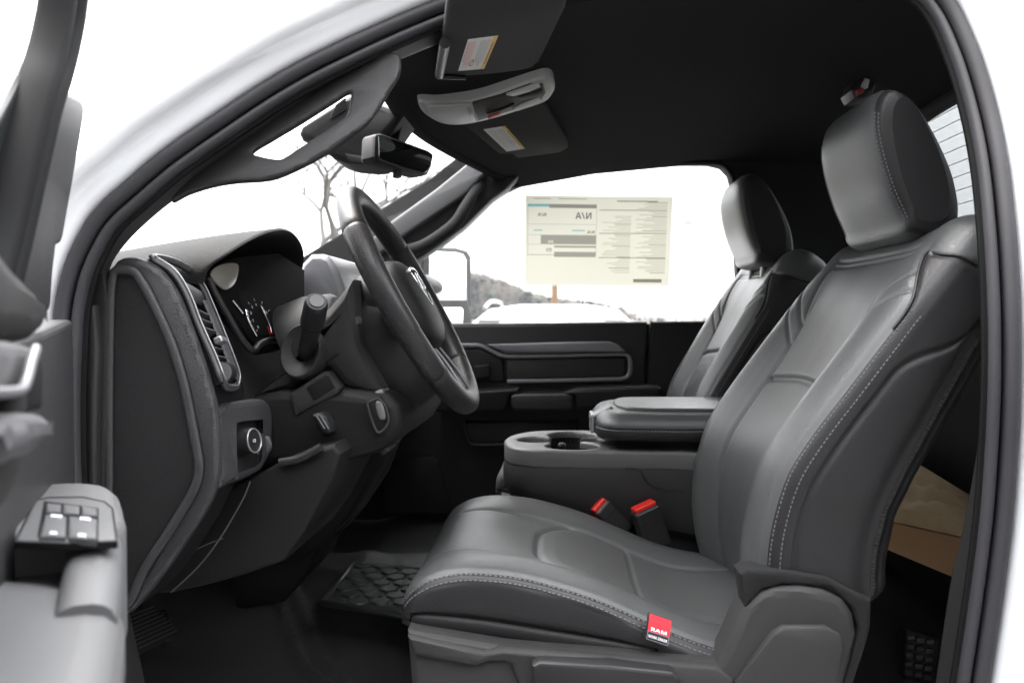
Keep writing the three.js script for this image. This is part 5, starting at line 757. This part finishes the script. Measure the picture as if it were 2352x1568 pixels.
{ // cartons behind the driver seat
  const t = thing('cardboard_box', 'brown cardboard box lying behind the driver seat', 'box', at(2140, 1310, 1.35));
  const f = [[2020, 1194], [2212, 1236], [2202, 1330], [2010, 1250]].map((p, i) => at(...p, 1.3));
  part(t, 'carton', block(...f, V(0.02, 0.02, -0.25)), M.board);
  const k = thing('paper_parcel', 'crumpled brown paper parcel on the cardboard box', 'parcel', at(2150, 1220, 1.3));
  const rows = []; const c = [[2070, 1040], [2250, 1150], [2216, 1198], [2030, 1158]].map((p, i) => at(...p, [1.42, 1.42, 1.29, 1.29][i])), d2 = [[2216, 1198], [2030, 1158], [2024, 1192], [2210, 1232]].map(p => at(...p, 1.288));
  const cr = (u, v) => { const e = Math.sin(Math.PI * u) * Math.sin(Math.PI * v); return V(0.004 * Math.sin(u * 13 + v * 5) * e, e * (0.012 * Math.abs(Math.sin(u * 5 + v * 9)) + 0.008 * Math.abs(Math.sin(u * 11 - v * 7))), 0); };
  part(k, 'paper_top', quadSheet(...c, 40, 40, cr), M.kraft); part(k, 'paper_front', quadSheet(d2[1], d2[0], d2[3], d2[2], 30, 10, (u, v) => V(0, 0, 0.004 * Math.sin(u * 14) * Math.sin(Math.PI * v))), M.kraft);
  part(k, 'paper_under', block(d2[1].clone().add(V(0, -0.004, -0.006)), d2[0].clone().add(V(0, -0.004, -0.006)), d2[3].clone().add(V(0, 0.001, -0.006)), d2[2].clone().add(V(0, 0.001, -0.006)), V(0.005, 0.02, -0.1)), M.kraft);
  const vg = thing('floor_vent', 'black slotted vent grille low behind the driver seat', 'vent', at(2120, 1540, 1.25));
  part(vg, 'vent_frame', slab([[2082, 1446], [2160, 1470], [2150, 1580], [2078, 1560]], 1.25, 1.28, { bevel: 0.004 }), M.black);
  for (let r = 0; r < 5; r++) for (let q = 0; q < 3; q++) part(vg, 'vent_bar', rbox(0.012, 0.008, 0.006, 0.002, new THREE.Matrix4().makeTranslation(...at(2092 + q * 22 - r * 1.5, 1464 + r * 20 + q * 5, 1.248).toArray())), M.satin);
  const cw = thing('rear_carpet', 'dark grey carpet lining on the cab back wall', 'carpet', at(2200, 1100, 1.5)); part(cw, 'lining', block(V(0.78, 1.46, -0.95), V(0.78, 1.46, -2.42), V(0.74, 0.95, -2.42), V(0.74, 0.95, -0.95), V(0.02, 0, 0)), M.carpet);
}
{ // rubber mat with raised hexagons
  const t = thing('floor_mat', 'black rubber floor mat with raised hexagon pattern', 'floor mat', at(850, 1350, 1.7)); const Y = 0.963, n = V(0, 1, 0);
  const o = [[812, 1296], [1010, 1312], [1100, 1330], [1060, 1440], [920, 1413], [740, 1383]];
  part(t, 'mat_sheet', topPlate(Y + 0.046, o, 0.008, 0.003), M.matRubber);
  part(t, 'mat_lip', sweep(o.map(p => onPlane(p[0], p[1], V(0, Y + 0.047, 0), n)), ring(0.006, 8), { smooth: false, closed: true, up: n }), M.matRubber);
  const c0 = onPlane(860, 1312, V(0, Y + 0.0468, 0), n); for (let i = 0; i < 9; i++) for (let j = 0; j < 7; j++) { const g = new THREE.CylinderGeometry(0.017, 0.019, 0.005, 6); g.translate(c0.x - 0.03 + i * 0.04 + (j % 2) * 0.02, Y + 0.0478, c0.z - 0.03 + j * 0.034); part(t, 'hexagon', g, M.matRubber); }
}
{ // pedals
  const pd = (name, label, px, D, tilt, ribs) => { const c = at(px[0], px[1], D), u = V(0.12, -0.1, -1).normalize(), v = V(tilt[0], tilt[1], 0.12).normalize(); const t = thing(name, label, 'pedal', c); const m = frame(c, u, v); const b = part(t, 'pedal_pad', rbox(px[2], px[3], 0.014, 0.004, m.clone()), M.shield);
    for (let k = 0; k < ribs; k++) part(b, 'pedal_rib', rbox(px[2] * 0.9, 0.002, 0.004, 0.0008, m.clone().multiply(new THREE.Matrix4().makeTranslation(0, (k / (ribs - 1) - 0.5) * px[3] * 0.85, -0.008))), M.grey), part(b, 'pedal_rib', rbox(px[2] * 0.9, 0.002, 0.004, 0.0008, m.clone().multiply(new THREE.Matrix4().makeTranslation(0, (k / (ribs - 1) - 0.5) * px[3] * 0.85, 0.008))), M.grey);
    part(t, 'pedal_arm', tube([c.clone().add(V(-0.02, 0.0, 0)), c.clone().add(V(-0.1, 0.1, -0.02)), c.clone().add(V(-0.14, 0.22, -0.02))], 0.01, { n: 12 }), M.satin); return t; };
  pd('brake_pedal', 'wide ribbed brake pedal below the dashboard', [330, 1446, 0.11, 0.065], 1.26, [0.75, -0.66], 9);
  pd('accelerator_pedal', 'narrow dark accelerator pedal beyond the brake pedal', [385, 1462, 0.05, 0.1], 1.45, [0.6, -0.8], 6);
}

// ---------------------------------------------------------------- outside: towing mirror, parked car, bare tree, poles
{
  const n = V(0.78, 0.02, 0.62).normalize(), c = at(1040, 650, 2.78);
  const t = thing('towing_mirror', 'tall black door mirror outside the passenger window', 'mirror', c);
  const out = [[972, 572], [1000, 566], [1050, 568], [1075, 575], [1084, 590], [1086, 735], [1082, 770], [960, 770]];
  const b = part(t, 'mirror_case', facing(c, n, out, 0.09, { bevel: 0.01 }), mat([0.03, 0.03, 0.028], 0.5));
  const cf = k => c.clone().addScaledVector(n, k);
  part(b, 'main_glass', facing(cf(0.002), n, [[985, 580], [1000, 577], [1046, 579], [1064, 584], [1071, 596], [1072, 690], [985, 690]], 0.002, { bevel: 0.0006 }), M.mirror);
  part(b, 'spotter_glass', facing(cf(0.002), n, [[985, 706], [1060, 706], [1064, 711], [1063, 760], [985, 760]], 0.002, { bevel: 0.0006 }), M.mirror);
  part(t, 'mirror_arm', tube([c.clone().add(V(-0.05, -0.02, 0)), at(960, 650, 2.6), at(930, 690, 2.47)], 0.03, { n: 14 }), M.satin);
}
{ // white estate car parked nose on beyond the truck
  const t = thing('parked_car', 'white parked car with roof rails seen past the passenger door', 'car', V(-0.1, 0, -9));
  const W = 0.92, sec = [[-0.86, 0.35, 0], [-0.92, 0.6, 0], [-0.92, 0.95, 0], [-0.84, 1.08, 1], [-0.7, 1.52, 1], [-0.6, 1.6, 0], [-0.3, 1.645, 0], [0.3, 1.645, 0], [0.6, 1.6, 0], [0.7, 1.52, 1], [0.84, 1.08, 1], [0.92, 0.95, 0], [0.92, 0.6, 0], [0.86, 0.35, 0]];
  const Z = [[-2.25, 0.55], [-2.1, 0.62], [-1.2, 0.66], [-0.9, 0.7], [-0.25, 0.99], [0.1, 1], [1.2, 1], [1.7, 0.96], [2.1, 0.72], [2.25, 0.6]];
  const rows = Z.map(([z, k]) => sec.map(([x, y]) => V(-0.06 + x * (Math.abs(z) > 2 ? 0.94 : 1), 0.35 + (y - 0.35) * (y > 1 ? k : Math.min(1, k + 0.35)), -9 + z)));
  part(t, 'body', loft(rows), M.paint);
  for (const s of [-1, 1]) { part(t, 'roof_rail', tube([V(-0.06 + s * 0.62, 1.6, -7.5), V(-0.06 + s * 0.6, 1.675, -8.0), V(-0.06 + s * 0.58, 1.685, -9), V(-0.06 + s * 0.6, 1.62, -9.6)], 0.02, { n: 24 }), M.silverSoft); part(t, 'side_window', quadSheet(V(-0.06 + s * 0.775, 1.5, -9.2), V(-0.06 + s * 0.775, 1.5, -7.5), V(-0.06 + s * 0.9, 1.12, -7.3), V(-0.06 + s * 0.9, 1.12, -9.5), 2, 2), M.gloss); for (const z of [-10.35, -7.6]) { const w = part(t, 'wheel', new THREE.CylinderGeometry(0.34, 0.34, 0.22, 28).rotateZ(Math.PI / 2).translate(-0.06 + s * 0.82, 0.34, z), M.rubber); part(w, 'rim', new THREE.CylinderGeometry(0.2, 0.2, 0.23, 20).rotateZ(Math.PI / 2).translate(-0.06 + s * 0.82, 0.34, z), M.silver); } }
  part(t, 'rear_window', quadSheet(V(-0.7, 1.5, -7.2), V(0.58, 1.5, -7.2), V(0.72, 1.12, -6.86), V(-0.84, 1.12, -6.86), 2, 2), M.gloss);
  part(t, 'antenna', tube([V(0.22, 1.64, -7.8), V(0.235, 1.8, -7.7)], 0.008, { n: 4 }), M.black);
}
{ // leafless tree beyond the windscreen
  const D = 20, foot = at(735, 734, D); foot.y = 0;
  const t = thing('bare_tree', 'leafless tree with fine branches seen through the windscreen', 'tree', foot);
  const bark = mat([0.1, 0.095, 0.085], 0.95), seg = [[], []]; seed = 777;
  const grow = (p, d, len, r, lv) => { const q = p.clone().addScaledVector(d, len), mid = p.clone().lerp(q, 0.5).add(V((rnd() - 0.5) * len * 0.12, 0, (rnd() - 0.5) * len * 0.12)); seg[lv < 2 ? 0 : 1].push(sweep([p, mid, q], ring(1, lv < 2 ? 8 : 5), { n: 5, up: V(0.3, 0.2, 1).normalize(), caps: false, scale: s => lerp(r, r * 0.68, s) }));
    if (lv >= 6) return; const k = lv < 1 ? 3 : 2 + (rnd() < 0.45 ? 1 : 0); for (let i = 0; i < k; i++) { const a = rnd() * 6.28, sp = 0.35 + 0.5 * rnd(); const nd = d.clone().add(V(Math.cos(a) * sp * 1.25, 0.1 * (rnd() - 0.4), Math.sin(a) * sp)).normalize(); grow(q, nd, len * (lv ? 0.66 + 0.2 * rnd() : 0.5 + 0.15 * rnd()), r * 0.66, lv + 1); } };
  grow(foot.clone(), V(-0.02, 1, 0).normalize(), 2.3, 0.16, 0);
  part(t, 'trunk', seg[0], bark); part(t, 'crown', seg[1], bark, { kind: 'stuff' });
}
{
  const p = thing('wooden_post', 'brown wooden post standing below the printed window sheet', 'post', V(at(1274, 700, 34).x, 0, -34));
  part(p, 'post', new THREE.CylinderGeometry(0.13, 0.16, 2.9, 12).translate(at(1274, 700, 34).x, 1.45, -34), mat([0.16, 0.1, 0.05], 0.9)); part(p, 'cap', new THREE.CylinderGeometry(0.02, 0.17, 0.16, 12).translate(at(1274, 700, 34).x, 2.97, -34), mat([0.16, 0.1, 0.05], 0.9));
  for (const [px, py, hx, lab] of [[1665, 640, 1600, 'pale lamp post with lamp head by the rear edge of the passenger window'], [1560, 640, 1582, 'thin pale lamp post with dark lamp head close to the printed sheet']]) {
    const D = 60, b = at(px, py, D), y = at(hx, hx === 1600 ? 548 : 511, D); const t = thing('lamp_post', lab, 'lamp post', V(b.x, 0, -D), 'lamp posts on the far side of the lot');
    part(t, 'post', new THREE.CylinderGeometry(0.05, 0.08, y.y, 8).translate(b.x, y.y / 2, -D), mat([0.6, 0.6, 0.62], 0.6)); part(t, 'arm', tube([V(b.x, y.y, -D), V(y.x, y.y + 0.05, -D)], 0.04, { n: 4 }), mat([0.6, 0.6, 0.62], 0.6)); part(t, 'lamp_head', rbox(0.62, 0.14, 0.3, 0.04, new THREE.Matrix4().makeTranslation(y.x, y.y, -D)), mat([0.06, 0.06, 0.05], 0.7));
  }
}

{ // unseen building added behind the camera to shade the open door side
  const t = thing('showroom_building', 'unseen grey building added behind the camera to block the low sky', 'building', V(0, 0, 6.5)), wall = mat([0.16, 0.155, 0.15], 0.85, { bumpMap: TX.fibre, bumpScale: 0.003 });
  part(t, 'wall', new THREE.BoxGeometry(46, 7.4, 8).translate(0, 3.7, 10.5), wall); part(t, 'roof', new THREE.BoxGeometry(47, 0.4, 9).translate(0, 7.6, 10.3), mat(0.08, 0.8));
  for (let k = 0; k < 9; k++) { const w = part(t, 'window', new THREE.BoxGeometry(3.6, 2.8, 0.08).translate(-19 + k * 4.7, 1.9, 6.47), M.gloss); part(w, 'frame', new THREE.BoxGeometry(3.8, 0.12, 0.14).translate(-19 + k * 4.7, 3.36, 6.45), M.shield); }
}

renderer.render(scene, camera);
